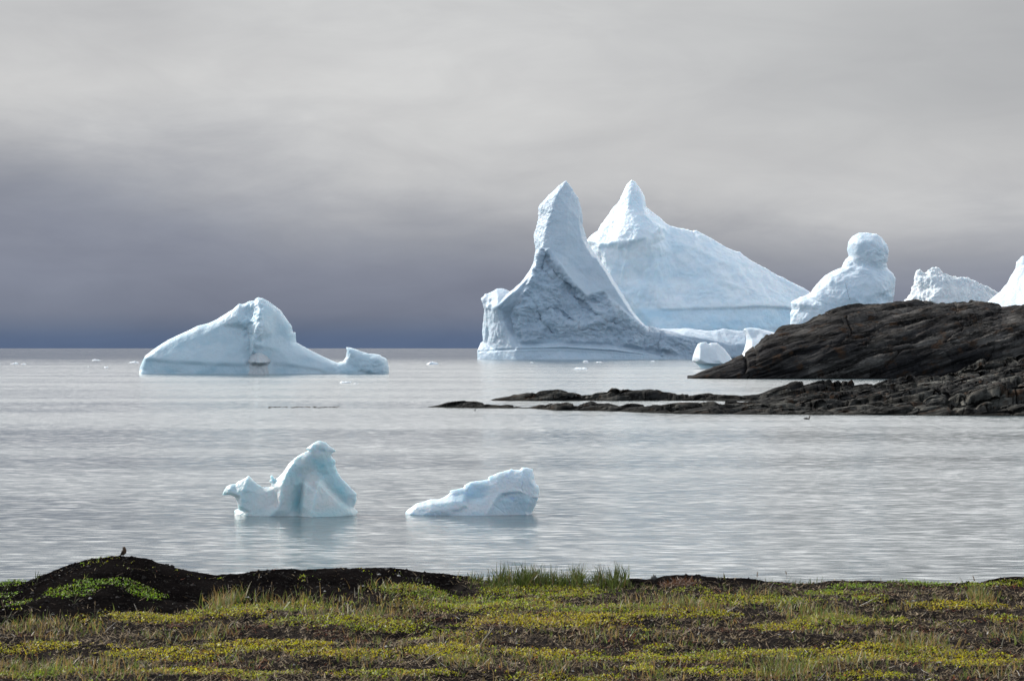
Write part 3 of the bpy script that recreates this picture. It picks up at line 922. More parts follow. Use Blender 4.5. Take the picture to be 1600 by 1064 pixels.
mS = ice_material('ice_drifting_bits', 0.05, patch=0.1, white=(0.86, 0.90, 0.93), bumps=0.1, sss=0.1)
bits = [  # x, y waterline, width px, height px, label
    (23, 569, 15, 4.5, 'small two-humped ice lump at the far left of the sea'),
    (37, 569.5, 10, 2.2, 'low white ice sliver just right of the two-humped lump at far left'),
    (150, 563.5, 17, 3.2, 'flat blue-white ice slab on open water left of the finned iceberg'),
    (138, 574, 4, 1.6, 'tiny ice crumb between the flat slab and the horizon at left'),
    (166, 574.5, 9, 2.8, 'small pointed ice crumb below the flat slab at left'),
    (210, 567, 20, 4, 'low ragged ice bit just off the left end of the finned iceberg'),
    (540, 598.5, 22, 5, 'small peaked ice lump below the fin of the finned iceberg'),
    (556, 600, 10, 2, 'thin ice sliver beside the peaked lump below the fin'),
    (676, 569.5, 24, 7, 'peaked ice lump floating between the finned iceberg and the spire iceberg'),
    (907, 577.5, 28, 5, 'long low ice slab in front of the spire iceberg, one end raised'),
    (915, 566, 10, 4.5, 'small white ice lump under the spire iceberg'),
    (936, 566.5, 13, 2.2, 'thin row of ice crumbs under the spire iceberg'),
    (1020, 565, 8, 2.5, 'ice crumb near the right end of the spire iceberg'),
    (831, 567, 7, 2, 'ice crumb off the left foot of the spire iceberg'),
    (1240, 579, 0, 0, ''),
]
for i, (x, y, w, h, lab) in enumerate(bits):
    if not w:
        continue
    D = H * F / (y - HY)
    m = D / F
    o = lump('ice_chunk', w * m * 0.9, h * m * 0.75, max(w * 0.7 * m, 0.4), mS, 100 + i * 7)
    o.location = ((x - CX) * m, D, 0)
    tag(o, lab, 'ice chunk', 'bits of ice drifting on the sea')


# ------------------------------------------------------------------ rock
def rock_material(name, unit, dip, rust=True, base=(0.0140, 0.0134, 0.0132)):
    mt, t, p, o = new_mat(name)
    g = N(t, 'ShaderNodeNewGeometry').outputs['Position']
    mp = N(t, 'ShaderNodeMapping')
    mp.inputs['Rotation'].default_value = (0, dip, 0)
    L(t, g, mp.inputs[0])
    st = vmul(t, mp.outputs[0], (0.12, 0.3, 1.0))
    n1 = noise(t, st, 0.9 / unit * 0.12, 6, 0.62)
    n2 = noise(t, g, 0.10 / unit * 0.4, 5, 0.6)
    n3 = noise(t, vmul(t, mp.outputs[0], (0.35, 0.6, 1.0)), 0.55 / unit, 4, 0.65)
    n5 = noise(t, st, 4.0 / unit * 0.12, 4, 0.6)
    c = mixc(t, MR(t, n1.outputs[0], 0.36, 0.66), tuple(v * 0.35 for v in base), tuple(v * 2.6 for v in base))
    c = mixc(t, MR(t, n5.outputs[0], 0.56, 0.68, 0, 0.7), c, tuple(v * 4.5 for v in base))
    tn = N(t, 'ShaderNodeAttribute')
    tn.attribute_name = 'tone'
    c = mixc(t, MR(t, tn.outputs['Fac'], 0.1, 0.95, 0, 1, False), mixc(t, 1.0, c, (0.55, 0.56, 0.60), 'MULTIPLY'), mixc(t, 1.0, c, (4.2, 4.1, 3.8), 'MULTIPLY'))
    if rust:
        c = mixc(t, MR(t, n2.outputs[0], 0.55, 0.68, 0, 0.8), c, (0.038, 0.022, 0.013))
    c = mixc(t, MR(t, n3.outputs[0], 0.62, 0.74, 0, 0.4), c, (0.070, 0.070, 0.064))
    # wet tide band near the water
    sp = N(t, 'ShaderNodeSeparateXYZ')
    L(t, g, sp.inputs[0])
    wet = MR(t, sp.outputs[2], 0.35, 0.05)
    c = mixc(t, M(t, 'MULTIPLY', wet, 0.6), c, (0.012, 0.012, 0.010))
    L(t, c, p.inputs['Base Color'])
    L(t, MR(t, n3.outputs[0], 0.3, 0.7, 0.75, 0.95), p.inputs['Roughness'])
    p.inputs['Specular IOR Level'].default_value = 0.04
    h = M(t, 'ADD', M(t, 'MULTIPLY', n1.outputs[0], 1.0), M(t, 'ADD', M(t, 'MULTIPLY', n5.outputs[0], 0.5), M(t, 'MULTIPLY', n3.outputs[0], 0.35)))
    L(t, bump(t, h, 0.9, unit * 3), p.inputs['Normal'])
    return mt


def strata(P, dip, thick, seed, stretch=9.0, sharp=0.07):
    """layered bedrock: long ledges that stand proud by random amounts, for points in metres"""
    u = P[:, 0] * math.cos(dip) + P[:, 2] * math.sin(dip)
    s = -P[:, 0] * math.sin(dip) + P[:, 2] * math.cos(dip) + P[:, 1] * 0.15
    w = 1.5 * fbm(np.stack([u / (thick * 16), P[:, 1] / (thick * 12), s / (thick * 7)], 1), 3, 0.5, seed=seed)
    w += 0.35 * fbm(np.stack([u / (thick * 3), P[:, 1] / (thick * 3), s / (thick * 2)], 1), 3, 0.5, seed=seed + 1)
    q = s / thick + w
    i0 = np.floor(q)
    fr = q - i0

    def lay(i):
        # proud-ness of a layer changes slowly along it
        seg = np.stack([u / (thick * 8), i * 7.31, i * 0], 1)
        return perlin(seg, seed + 5) * 0.9 + ((_hash(i, i * 0, i * 0, seed) & 1023) / 1023.0 - 0.5)
    a, b = lay(i0), lay(i0 + 1)
    k = sstep(1 - sharp, 1.0, fr)
    h = a * (1 - k) + b * k
    h += 0.35 * (np.sin(np.clip(fr, 0, 1) * np.pi) ** 0.6)          # each layer a little rounded
    f1, f2, idv, ox, oy = voro2(u / (thick * 11), s / (thick * 3.2) + w * 0.3, seed + 8)
    crack = np.exp(-((f2 - f1) / 0.02) ** 2)
    h += 0.30 * (idv[0] - 0.5) - 0.7 * crack
    fine = fbm(np.stack([u / stretch, P[:, 1] / 3, s], 1) / (thick * 0.35), 4, 0.5, seed=seed + 3)
    tone = 0.5 * idv[1] + 0.35 * ((_hash(i0, i0 * 0, i0 * 0, seed + 31) & 1023) / 1023.0) + 0.35 * (perlin(np.stack([u / (thick * 5), s / thick, s * 0], 1), seed + 21) + 0.4)
    return h + 0.22 * fine, np.clip(tone, 0, 1)


def headland():
    D0 = 451.0
    m0 = D0 / F
    z3 = (1220, 350, 4.2105)
    z9 = (1140, 470, 6.154)
    prof = [(1074, 590.5), (1080, 588.5), (1090, 584.5), (1097, 582), (1108, 579), (1117, 575), (1131, 571)] + ZC(*z9, [(0, 600), (60, 565), (130, 540), (200, 515), (260, 490), (290, 440), (350, 395), (420, 350), (500, 315)])
    prof += ZC(*z3, [(60, 705), (150, 680), (250, 640), (350, 595), (430, 565), (500, 558), (570, 553), (650, 545), (750, 535), (850, 534), (900, 531), (950, 530), (1020, 536), (1080, 525),
                     (1150, 518), (1220, 517), (1260, 525), (1300, 532), (1385, 529), (1402, 541), (1430, 544), (1450, 553), (1500, 545), (1600, 530), (1800, 500), (2100, 470), (2400, 480), (2800, 560), (3100, 700)])
    prof = np.array(prof)
    x1 = prof[-1, 0]
    px = np.arange(1074, x1, 1.0)
    py = np.interp(px, prof[:, 0], prof[:, 1])
    k = np.ones(3) / 3
    t = np.concatenate([np.linspace(-0.08, 1, 120), np.linspace(1.03, 2.0, 26)])
    PX, Tt = np.meshgrid(px, t)
    PY = np.interp(PX, px, py)
    hz = (592.0 - PY)                                  # height in px at the shore distance
    dr = 10 + hz * m0 * 2.3                            # how far back the crest lies
    Dr = D0 + dr
    zr = H - (PY - HY) / F * Dr
    zr = np.maximum(zr, 0.05)
    # steep lower face, easing to a whaleback
    ft = np.clip(Tt, 0, 1)
    a = ft * np.pi / 2
    prof_z = np.sin(a) ** 0.85
    prof_d = 1 - np.cos(a) ** 1.1
    tb = np.clip(Tt - 1, 0, 1)
    Z = np.where(Tt <= 1, zr * prof_z, zr * (1 - tb ** 1.6 * 1.15))
    Z = np.where(Tt < 0, Tt * 14, Z)
    Dd = D0 + np.where(Tt <= 1, dr * prof_d, dr + tb * (25 + dr * 1.6))
    Dd = Dd + np.clip((1125 - PX), 0, 60) * 0.12 * (1 - ft)
    X = (PX - CX) / F * Dd
    V = np.stack([X.ravel(), Dd.ravel(), Z.ravel()], 1)
    nx, nt = len(px), len(t)
    idx = np.arange(nx * nt).reshape(nt, nx)
    Q = np.stack([idx[:-1, :-1].ravel(), idx[:-1, 1:].ravel(), idx[1:, 1:].ravel(), idx[1:, :-1].ravel()], 1)
    T = np.vstack([Q[:, [0, 1, 2]], Q[:, [0, 2, 3]]])
    Nn = vnormals(V, T)
    big = fbm(V / np.array([9, 7, 5.0]), 4, 0.5, seed=71)
    s1, tn1 = strata(V, math.radians(16), 2.0, 72)
    s2, tn2 = strata(V, math.radians(18), 0.5, 75)
    taper = np.clip(hz.ravel() * m0 / 5, 0.12, 1)
    crest = np.clip(1 - np.abs(Tt.ravel() - 1) / 0.06, 0, 1)
    amp = taper * (1 - 0.6 * crest)
    disp = amp * (big * 1.0 + s1 * 1.1 + s2 * 0.26)
    V = V + Nn * disp[:, None]
    mt = rock_material('headland_rock', 0.125, math.radians(17))
    o = mesh_np('headland', V, Q, mt, True, {'tone': np.clip(0.55 * tn1 + 0.45 * tn2 - 0.08, 0, 1) ** 2.0})
    o.data.shade_flat() if False else None
    tag(o, kind='structure')


headland()


def reef():
    # ridge lines in photo pixels, each at its own distance
    A = np.array([(668, 635.5), (680, 633.5), (702, 631.2), (722, 630.6), (765, 631), (782, 634.2), (800, 634), (826, 634.4), (838, 632), (850, 629), (866, 627.8), (880, 628.2), (892, 627.4), (905, 628.8), (912, 627),
                  (922, 627.6), (935, 632), (950, 633), (960, 636), (968, 637.5), (985, 634), (1010, 634.5), (1030, 633), (1060, 632.5), (1100, 631), (1130, 629), (1160, 629.5), (1200, 631), (1240, 630), (1280, 628), (1340, 628), (1400, 624),
                  (1450, 617), (1500, 610), (1550, 604), (1600, 601), (1800, 590), (2100, 600), (2300, 625)], float)
    B = np.array([(758, 627.5), (764, 625), (775, 621), (790, 618.5), (806, 616.5), (820, 614), (845, 612), (880, 610.5), (900, 612), (909, 615.5), (930, 615), (948, 617), (955, 612), (975, 611), (1000, 612.5), (1020, 614),
                  (1040, 613), (1062, 615), (1080, 615), (1100, 614.5), (1125, 615.5), (1140, 618), (1160, 619), (1185, 617.5), (1200, 612.5), (1230, 607), (1260, 603), (1280, 601.5), (1292, 602), (1300, 604), (1340, 604),
                  (1380, 600), (1420, 596), (1450, 594), (1500, 588), (1550, 585), (1600, 584), (1800, 576), (2100, 590), (2300, 620)], float)
    Cc = np.array([(1150, 640), (1250, 618), (1330, 604), (1352, 602), (1378, 598), (1400, 594), (1420, 592), (1466, 589.5), (1480, 582), (1500, 576), (1520, 572), (1530, 568), (1550, 564.5), (1575, 562.5), (1600, 561), (1700, 552), (1900, 545),
                   (2100, 560), (2300, 620)], float)
    px = np.arange(664, 2300, 0.8)
    nx = len(px)
    DA, DB, DC = 219.0, 268.0, 296.0

    def zof(R, D, lo=-0.9):
        y = np.interp(px, R[:, 0], R[:, 1], left=680, right=660)
        return np.maximum(H - (y - HY) / F * D, lo)
    zB, zC = zof(B, DB), zof(Cc, DC)
    front = np.interp(px, [664, 760, 829, 870, 930, 1005, 1060, 1200, 1600, 2300], [235, 230.5, 229, 222.5, 221, 214, 210, 207, 204, 203])
    DAx = front + np.interp(px, [664, 700, 800, 900, 1060, 1200, 1600], [0.8, 2.0, 3.0, 4.0, 8.0, 12.0, 14.0])
    zA = zof(A, DAx)
    wA = np.interp(px, [664, 720, 900, 1050, 1200], [1.5, 3, 5, 8, 14])
    gap = np.interp(px, [664, 1040, 1160, 1260], [1, 1, 0.35, 0.0])   # open water between the chains
    ds = np.concatenate([np.linspace(200, 238, 160), np.linspace(238.5, 258, 40), np.linspace(258.3, 300, 140), np.linspace(300.5, 335, 40)])
    nd = len(ds)
    Z = np.empty((nd, nx))
    for i in range(nx):
        zg = gap[i] * -0.8 + (1 - gap[i]) * (0.55 * zA[i] + 0.3 * zB[i])
        bw = 5.5
        lowc = zC[i] < -0.5
        xs = [195, front[i] - 0.4, front[i] + 0.35 * (DAx[i] - front[i]), DAx[i], DAx[i] + wA[i], 240 if gap[i] < .5 else DAx[i] + wA[i] + 3, DB - bw - 2, DB - bw + 1.5, DB,
              DB + 6, 286, DC, DC + 14, 335]
        zs = [-1.2, -0.3, zA[i] * 0.62, zA[i], zA[i] * 0.7 if gap[i] < .5 else 0.0, zg, -0.9 * gap[i] + (1 - gap[i]) * zB[i] * 0.75, zB[i] * 0.6, zB[i],
              zB[i] * 0.7 if zC[i] > 0 else -0.3, zC[i] * 0.75 if not lowc else -0.9, zC[i], zC[i] * 0.3 - 1.0, -2]
        Z[:, i] = np.interp(ds, xs, zs)
    # soften across depth only
    for _ in range(5):
        Z[1:-1] = 0.25 * Z[:-2] + 0.5 * Z[1:-1] + 0.25 * Z[2:]
    PX, DD = np.meshgrid(px, ds)
    X = (PX - CX) / F * DD
    V = np.stack([X.ravel(), DD.ravel(), Z.ravel()], 1)
    z0 = V[:, 2].copy()
    dip = math.radians(14)
    # slabs and rounded blocks, each tilted its own way and broken off towards the viewer
    wv = fbm(V * 0.22, 3, seed=80)
    wv2 = fbm(V * 0.9, 3, seed=82)

    def blocks(lx, ly, seed, round_):
        f1, f2, idv, ox, oy = voro2(V[:, 0] / lx + V[:, 1] * 0.03 + wv * 0.5 + wv2 * 0.08, V[:, 1] / ly + wv * 0.6 + V[:, 0] * 0.02 + wv2 * 0.08, seed)
        e = np.clip((f2 - f1) / round_, 0, 1)
        dome = np.sqrt(np.maximum(0, 1 - (1 - e) ** 2))
        return dome, idv, ox * lx, oy * ly
    d1, i1, ox1, oy1 = blocks(11.0, 7.0, 81, 0.25)
    d2, i2, ox2, oy2 = blocks(4.2, 3.4, 83, 0.35)
    d3, i3, ox3, oy3 = blocks(1.5, 1.8, 84, 0.5)
    land = sstep(-0.5, 0.35, z0) * sstep(672, 700, PX.ravel())
    t1 = ox1 * (0.02 + 0.10 * i1[1]) - oy1 * 0.05
    t2 = ox2 * (0.22 * i2[1] - 0.03) - oy2 * 0.08
    hh = 0.60 * (i1[0] - 0.35) + 0.85 * (d1 - 1) + t1 + 0.50 * (i2[0] - 0.4) + 0.55 * (d2 - 1) + t2 + 0.05 * (i3[0] - 0.5) + 0.06 * (d3 - 1) + 0.06 * fbm(V * 2.5, 3, seed=88)
    size = np.clip(0.25 + z0 / 1.9, 0.12, 1.0)
    V[:, 2] = z0 + land * size * (hh - 0.10) * 1.05
    st, tn = strata(np.stack([V[:, 0], V[:, 1], z0 * 1.0 + V[:, 1] * 0.03], 1), math.radians(9), 0.42, 85, 9)
    V[:, 1] += land * (fbm(V * 0.8, 3, seed=90) * 0.4) - land * size * st * 1.3
    V[:, 2] += land * size * st * 0.16
    idx = np.arange(nx * nd).reshape(nd, nx)
    Q = np.stack([idx[:-1, :-1].ravel(), idx[:-1, 1:].ravel(), idx[1:, 1:].ravel(), idx[1:, :-1].ravel()], 1)
    keep = V[Q][:, :, 2].max(1) > -0.6
    Q = Q[keep]
    used = np.zeros(len(V), bool)
    used[Q.ravel()] = True
    mp_ = np.cumsum(used) - 1
    mt = rock_material('reef_rock', 0.065, dip, True, (0.0125, 0.0124, 0.0118))
    o = mesh_np('rock_reef', V[used], mp_[Q], mt, True, {'tone': (np.clip(0.35 * i2[2] + 0.25 * i1[2] + 0.15 * i3[2] + 0.45 * tn - 0.08, 0, 1) ** 2.2)[used]})
    tag(o, kind='structure')


reef()


# ------------------------------------------------------------------ foreground bank
crest = np.array([(-400, 915), (-100, 908), (0, 909), (40, 909), (50, 906), (65, 898), (90, 889), (115, 880), (135, 874), (150, 872), (170, 871.5), (185, 870.5), (215, 870), (235, 874), (260, 881),
                  (300, 893), (340, 898.5), (385, 893.5), (400, 890.5), (420, 888.5), (460, 888), (470, 889.5), (500, 887.5), (560, 885.5), (600, 885.5), (640, 889), (680, 894), (720, 900), (765, 908),
                  (800, 911), (900, 912), (970, 910), (985, 903), (1000, 904), (1020, 903), (1045, 899), (1060, 898), (1090, 897.5), (1110, 900.5), (1150, 901.5), (1200, 907), (1240, 911),
                  (1290, 906), (1310, 906), (1340, 908), (1400, 906), (1430, 910), (1500, 911), (1530, 910), (1560, 903), (1600, 901), (1800, 905), (2200, 912)], float)
DCR = 35.0


def ground_z(x, y, detail=True):
    """height of the bank at world x, distance y (numpy arrays)"""
    x = np.asarray(x, float)
    y = np.asarray(y, float)
    pxx = CX + x * F / DCR
    zc = H - (np.interp(pxx, crest[:, 0], crest[:, 1]) - HY) / F * DCR
    base = 2.34 + 0.10 * np.clip((y - 25) / 10, 0, 1)
    base = base + np.where(y < 19, 2.0 * ((19 - np.clip(y, 0, 19)) / 19) ** 1.6, 0)
    tall = np.clip((zc - 2.48) / 0.3, 0, 1)
    w = 1.3 + 3.2 * tall
    f = sstep(0, 1, (y - (DCR - w)) / w)
    f = np.where(y > DCR, 1, f)
    z = base + (zc - base) * f
    over = np.clip(y - DCR, 0, None)
    z = z - 0.32 * over - 0.05 * over ** 2
    if detail:
        P = np.stack([x, y, np.zeros_like(x)], -1).reshape(-1, 3)
        near = np.clip((38 - P[:, 1]) / 3, 0, 1)
        lowc = 1 - 0.85 * np.exp(-((P[:, 1] - DCR) / 0.9) ** 2)
        n = 0.10 * fbm(P * np.array([0.55, 0.5, 1]), 3, seed=120) * lowc + 0.05 * fbm(P * 1.9, 4, 0.55, seed=121) * (0.35 + 0.65 * lowc) + 0.022 * fbm(P * 7, 4, 0.6, seed=124)
        n += 0.045 * fbm(P * np.array([1.6, 1.2, 1]) + 3, 4, 0.6, seed=127) * np.exp(-((P[:, 1] - DCR) / 1.6) ** 2)
        hollow = -0.07 * sstep(0.15, 0.5, fbm(P * np.array([0.6, 0.5, 1]) + 31, 3, seed=133)) * lowc
        z = z + ((n + hollow) * near).reshape(z.shape)
    return z


def px2ground(px, py):
    """photo pixel -> world x, y on the bank"""
    y = 30.0
    for _ in range(25):
        z = float(ground_z(np.array([(px - CX) / F * y]), np.array([y]), False)[0])
        yn = (H - z) * F / (py - HY)
        y = 0.5 * y + 0.5 * min(max(yn, 22), DCR)
    return (px - CX) / F * y, y


def blob(x, y, cx, cy, rx, ry):
    return 1 - np.hypot((x - cx) / rx, (y - cy) / ry)


# leafy mats: (photo x, photo y, half width px, half height px, greenness 0 yellow .. 1 green)
MATS = [(185, 912, 80, 7, 1.0), (110, 925, 52, 9, 0.9), (225, 932, 42, 6, 1.0), (20, 911, 30, 4, 1.0),
        (250, 965, 110, 10, 0.3), (350, 960, 90, 9, 0.35), (60, 1012, 90, 7, 0.15), (250, 1022, 130, 9, 0.12), (420, 1008, 120, 8, 0.12), (330, 1050, 140, 7, 0.3), (60, 1052, 110, 8, 0.6),
        (560, 1024, 110, 9, 0.15), (690, 1018, 100, 11, 0.2), (700, 930, 120, 12, 0.7), (860, 925, 130, 10, 0.55), (760, 945, 160, 12, 0.5), (870, 970, 150, 12, 0.1), (850, 1020, 90, 8, 0.15),
        (980, 1028, 130, 5, 0.4), (1200, 1020, 170, 9, 0.35), (1380, 1022, 200, 16, 0.25), (1500, 1030, 110, 12, 0.2), (1350, 917, 60, 5, 0.9), (1440, 914, 50, 4, 0.9), (1300, 925, 60, 5, 0.75), (1560, 913, 70, 4, 0.7),
        (1500, 948, 90, 6, 0.15), (1330, 968, 110, 10, 0.5), (1240, 980, 90, 8, 0.4), (960, 950, 100, 8, 0.6), (1050, 960, 110, 7, 0.3), (560, 975, 140, 9, 0.5), (450, 950, 100, 9, 0.6), (1180, 940, 120, 8, 0.5),
        (1120, 1050, 110, 5, 0.4), (620, 1055, 130, 6, 0.35), (880, 1056, 110, 5, 0.4), (1370, 1056, 90, 5, 0.4)]
MG = []
for (a, b, c, d, g) in MATS:
    gx, gy = px2ground(a, b)
    _, gy2 = px2ground(a, b - d)
    _, gy1 = px2ground(a, b + d)
    MG.append((gx, (gy1 + gy2) / 2, c / F * gy, max(0.25, (gy2 - gy1) / 2), g))


def cover(x, y):
    """mat coverage and greenness"""
    P = np.stack([x, y, np.zeros_like(x)], 1)
    best = np.full(len(x), -9.0)
    gr = np.zeros(len(x))
    wob = fbm(P * 1.1, 4, 0.6, seed=140) * 0.9
    for (cx, cy, rx, ry, g) in MG:
        b = blob(x, y, cx, cy, rx, ry)
        gr = np.where(b > best, g, gr)
        best = np.maximum(best, b)
    scat = fbm(P * np.array([0.9, 0.7, 1]) + 9, 4, 0.6, seed=142)
    best = np.maximum(best + wob * 0.8, scat * 1.4 - 0.28)
    best = best + 0.65 * fbm(P * 5, 4, 0.65, seed=145) - 0.03
    return best, gr


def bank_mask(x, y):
    """where the shore bank is bare and its unlit slope is painted darker"""
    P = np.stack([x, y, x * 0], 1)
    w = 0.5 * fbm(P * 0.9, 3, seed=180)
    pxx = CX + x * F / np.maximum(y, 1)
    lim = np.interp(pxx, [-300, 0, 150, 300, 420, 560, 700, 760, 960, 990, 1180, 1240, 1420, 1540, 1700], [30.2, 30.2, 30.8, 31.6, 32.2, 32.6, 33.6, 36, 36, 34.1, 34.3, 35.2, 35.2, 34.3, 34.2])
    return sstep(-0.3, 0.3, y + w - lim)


def make_ground():
    mt, t, p, o = new_mat('dark_soil')
    g = N(t, 'ShaderNodeNewGeometry').outputs['Position']
    n1 = noise(t, g, 1.2, 5, 0.6)
    n2 = noise(t, g, 18, 5, 0.65)
    n3 = noise(t, g, 90, 3, 0.6)
    c = mixc(t, MR(t, n1.outputs[0], 0.35, 0.7), (0.007, 0.006, 0.006), (0.026, 0.022, 0.020))
    c = mixc(t, MR(t, n2.outputs[0], 0.52, 0.7, 0, 0.7), c, (0.042, 0.034, 0.028))
    c = mixc(t, MR(t, n3.outputs[0], 0.62, 0.7, 0, 0.8), c, (0.10, 0.09, 0.08))
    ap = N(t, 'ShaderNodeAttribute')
    ap.attribute_name = 'bank_shade'
    c = mixc(t, ap.outputs['Fac'], c, mixc(t, 1.0, c, (0.34, 0.34, 0.36), 'MULTIPLY'))  # shade of the backlit bank, put into the soil colour
    L(t, c, p.inputs['Base Color'])
    p.inputs['Roughness'].default_value = 1.0
    p.inputs['Specular IOR Level'].default_value = 0.0
    h = M(t, 'ADD', n2.outputs[0], M(t, 'MULTIPLY', n3.outputs[0], 0.4))
    L(t, bump(t, h, 0.9, 0.03), p.inputs['Normal'])
    xs = np.concatenate([np.linspace(-60, -10, 50)[:-1], np.linspace(-10, 10, 420), np.linspace(10, 60, 50)[1:]])
    ys = np.concatenate([np.linspace(-8, 23, 50)[:-1], np.linspace(23, 38, 300), np.linspace(38, 46, 20)[1:]])
    X, Y = np.meshgrid(xs, ys)
    Z = ground_z(X, Y)
    V = np.stack([X.ravel(), Y.ravel(), Z.ravel()], 1)
    nx, ny = len(xs), len(ys)
    idx = np.arange(nx * ny).reshape(ny, nx)
    Q = np.stack([idx[:-1, :-1].ravel(), idx[:-1, 1:].ravel(), idx[1:, 1:].ravel(), idx[1:, :-1].ravel()], 1)
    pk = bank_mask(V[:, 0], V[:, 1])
    o = mesh_np('ground', V, Q, mt, True, {'bank_shade': pk})
    tag(o, kind='structure')


make_ground()


def plant_mat(name, rough=0.5, trans=0.35, spec=0.4):
    mt, t, p, o = new_mat(name)
    a = N(t, 'ShaderNodeAttribute')
    a.attribute_name = 'col'
    L(t, a.outputs['Color'], p.inputs['Base Color'])
    p.inputs['Roughness'].default_value = rough
    p.inputs['Specular IOR Level'].default_value = spec
    tr = N(t, 'ShaderNodeBsdfTranslucent')
    L(t, a.outputs['Color'], tr.inputs[0])
    mx = N(t, 'ShaderNodeMixShader')
    mx.inputs[0].default_value = trans
    L(t, p.outputs[0], mx.inputs[1])
    L(t, tr.outputs[0], mx.inputs[2])
    L(t, mx.outputs[0], o.inputs[0])
    return mt


def scatter(n, y0=23.5, y1=36.2):
    """random points in the wedge the view covers, with a margin"""
    y = RNG.uniform(y0, y1, n)
    x = RNG.uniform(-1, 1, n) * (y * 0.2217 + 1.3)
    return x, y


def leaves():
    x, y = scatter(620000)
    b, gr = cover(x, y)
    k = (b > RNG.uniform(0.0, 0.30, len(x))) & (RNG.random(len(x)) < 0.72)
    x, y, b, gr = x[k], y[k], b[k], gr[k]
    # keep bare the dark bank at the left, except its own mats
    n = len(x)
    z = ground_z(x, y) + RNG.uniform(0.0, 0.045, n) * np.clip(b * 4, 0.2, 1)
    s = RNG.uniform(0.006, 0.017, n)
    az = RNG.uniform(0, 2 * np.pi, n)
    tilt = RNG.normal(0.5, 0.5, n)
    dx, dy = np.cos(az), np.sin(az)
    up = np.sin(tilt)
    fw = np.cos(tilt)
    A = np.stack([dx * fw, dy * fw, up], 1)
    B = np.stack([-dy, dx, RNG.normal(0, 0.3, n)], 1)
    C0 = np.stack([x, y, z], 1)
    s = s[:, None]
    V = np.stack([C0 - A * s, C0 + B * s * 0.6, C0 + A * s * 1.1, C0 - B * s * 0.6], 1).reshape(-1, 3)
    Q = np.arange(4 * n).reshape(n, 4)
    P = np.stack([x, y, np.zeros(n)], 1)
    g = np.clip(gr + 0.55 * fbm(P * 1.6, 3, seed=150) + RNG.normal(0, 0.12, n), 0, 1)[:, None]
    yel = np.array([0.55, 0.46, 0.010])
    grn = np.array([0.18, 0.33, 0.015])
    col = yel * (1 - g) + grn * g
    orange = ((RNG.random(n) < 0.10) | ((fbm(P * 2.1 + 60, 3, seed=152) > 0.22) & (RNG.random(n) < 0.4)))[:, None] & (g < 0.6)
    col = np.where(orange, np.array([0.30, 0.13, 0.03]), col)
    brown = (RNG.random(n) < 0.12)[:, None]
    col = np.where(brown, np.array([0.10, 0.065, 0.035]), col)
    col = col * (0.45 + 1.0 * RNG.random(n) ** 1.3)[:, None]
    col = np.where((RNG.random(n) < 0.03)[:, None], np.array([0.55, 0.56, 0.35]), col)  # glints painted as a few very pale leaves
    col = np.repeat(col, 4, 0)
    o = mesh_np('ground_cover', V, Q, plant_mat('mat_leaves', 0.45, 0.35, 0.2), False, {'col': col})
    tag(o, 'yellow-green low leafy mats spreading over the dark soil of the shore', 'ground cover', kind='stuff')


leaves()


def blades_mesh(base, az, length, width, lean, curve, col, nseg=4):
    """numpy grass blades; returns verts, quads, colours"""
    n = len(base)
    t = np.linspace(0, 1, nseg + 1)
    dirx, diry = np.cos(az), np.sin(az)
    ang = lean[:, None] + curve[:, None] * t[None, :]
    seg = (length / nseg)[:, None]
    hx = np.concatenate([np.zeros((n, 1)), np.cumsum(np.sin(ang[:, :-1]) * seg, 1)], 1)
    hz = np.concatenate([np.zeros((n, 1)), np.cumsum(np.cos(ang[:, :-1]) * seg, 1)], 1)
    cx = base[:, 0:1] + dirx[:, None] * hx
    cy = base[:, 1:2] + diry[:, None] * hx
    cz = base[:, 2:3] + hz
    w = width[:, None] * (1 - t[None, :] ** 1.5 * 0.92) * 0.5
    ta = az + RNG.uniform(-1.2, 1.2, n)
    sx, sy = -np.sin(ta)[:, None] * w, np.cos(ta)[:, None] * w
    Lf = np.stack([cx - sx, cy - sy, cz], -1)
    Rt = np.stack([cx + sx, cy + sy, cz], -1)
    V = np.stack([Lf, Rt], 2).reshape(n, -1, 3)
    k = 2 * (nseg + 1)
    off = (np.arange(n) * k)[:, None, None]
    q = np.array([[2 * i, 2 * i + 1, 2 * i + 3, 2 * i + 2] for i in range(nseg)])[None]
    Q = (off + q).reshape(-1, 4)
    return V.reshape(-1, 3), Q, np.repeat(col, k, 0)


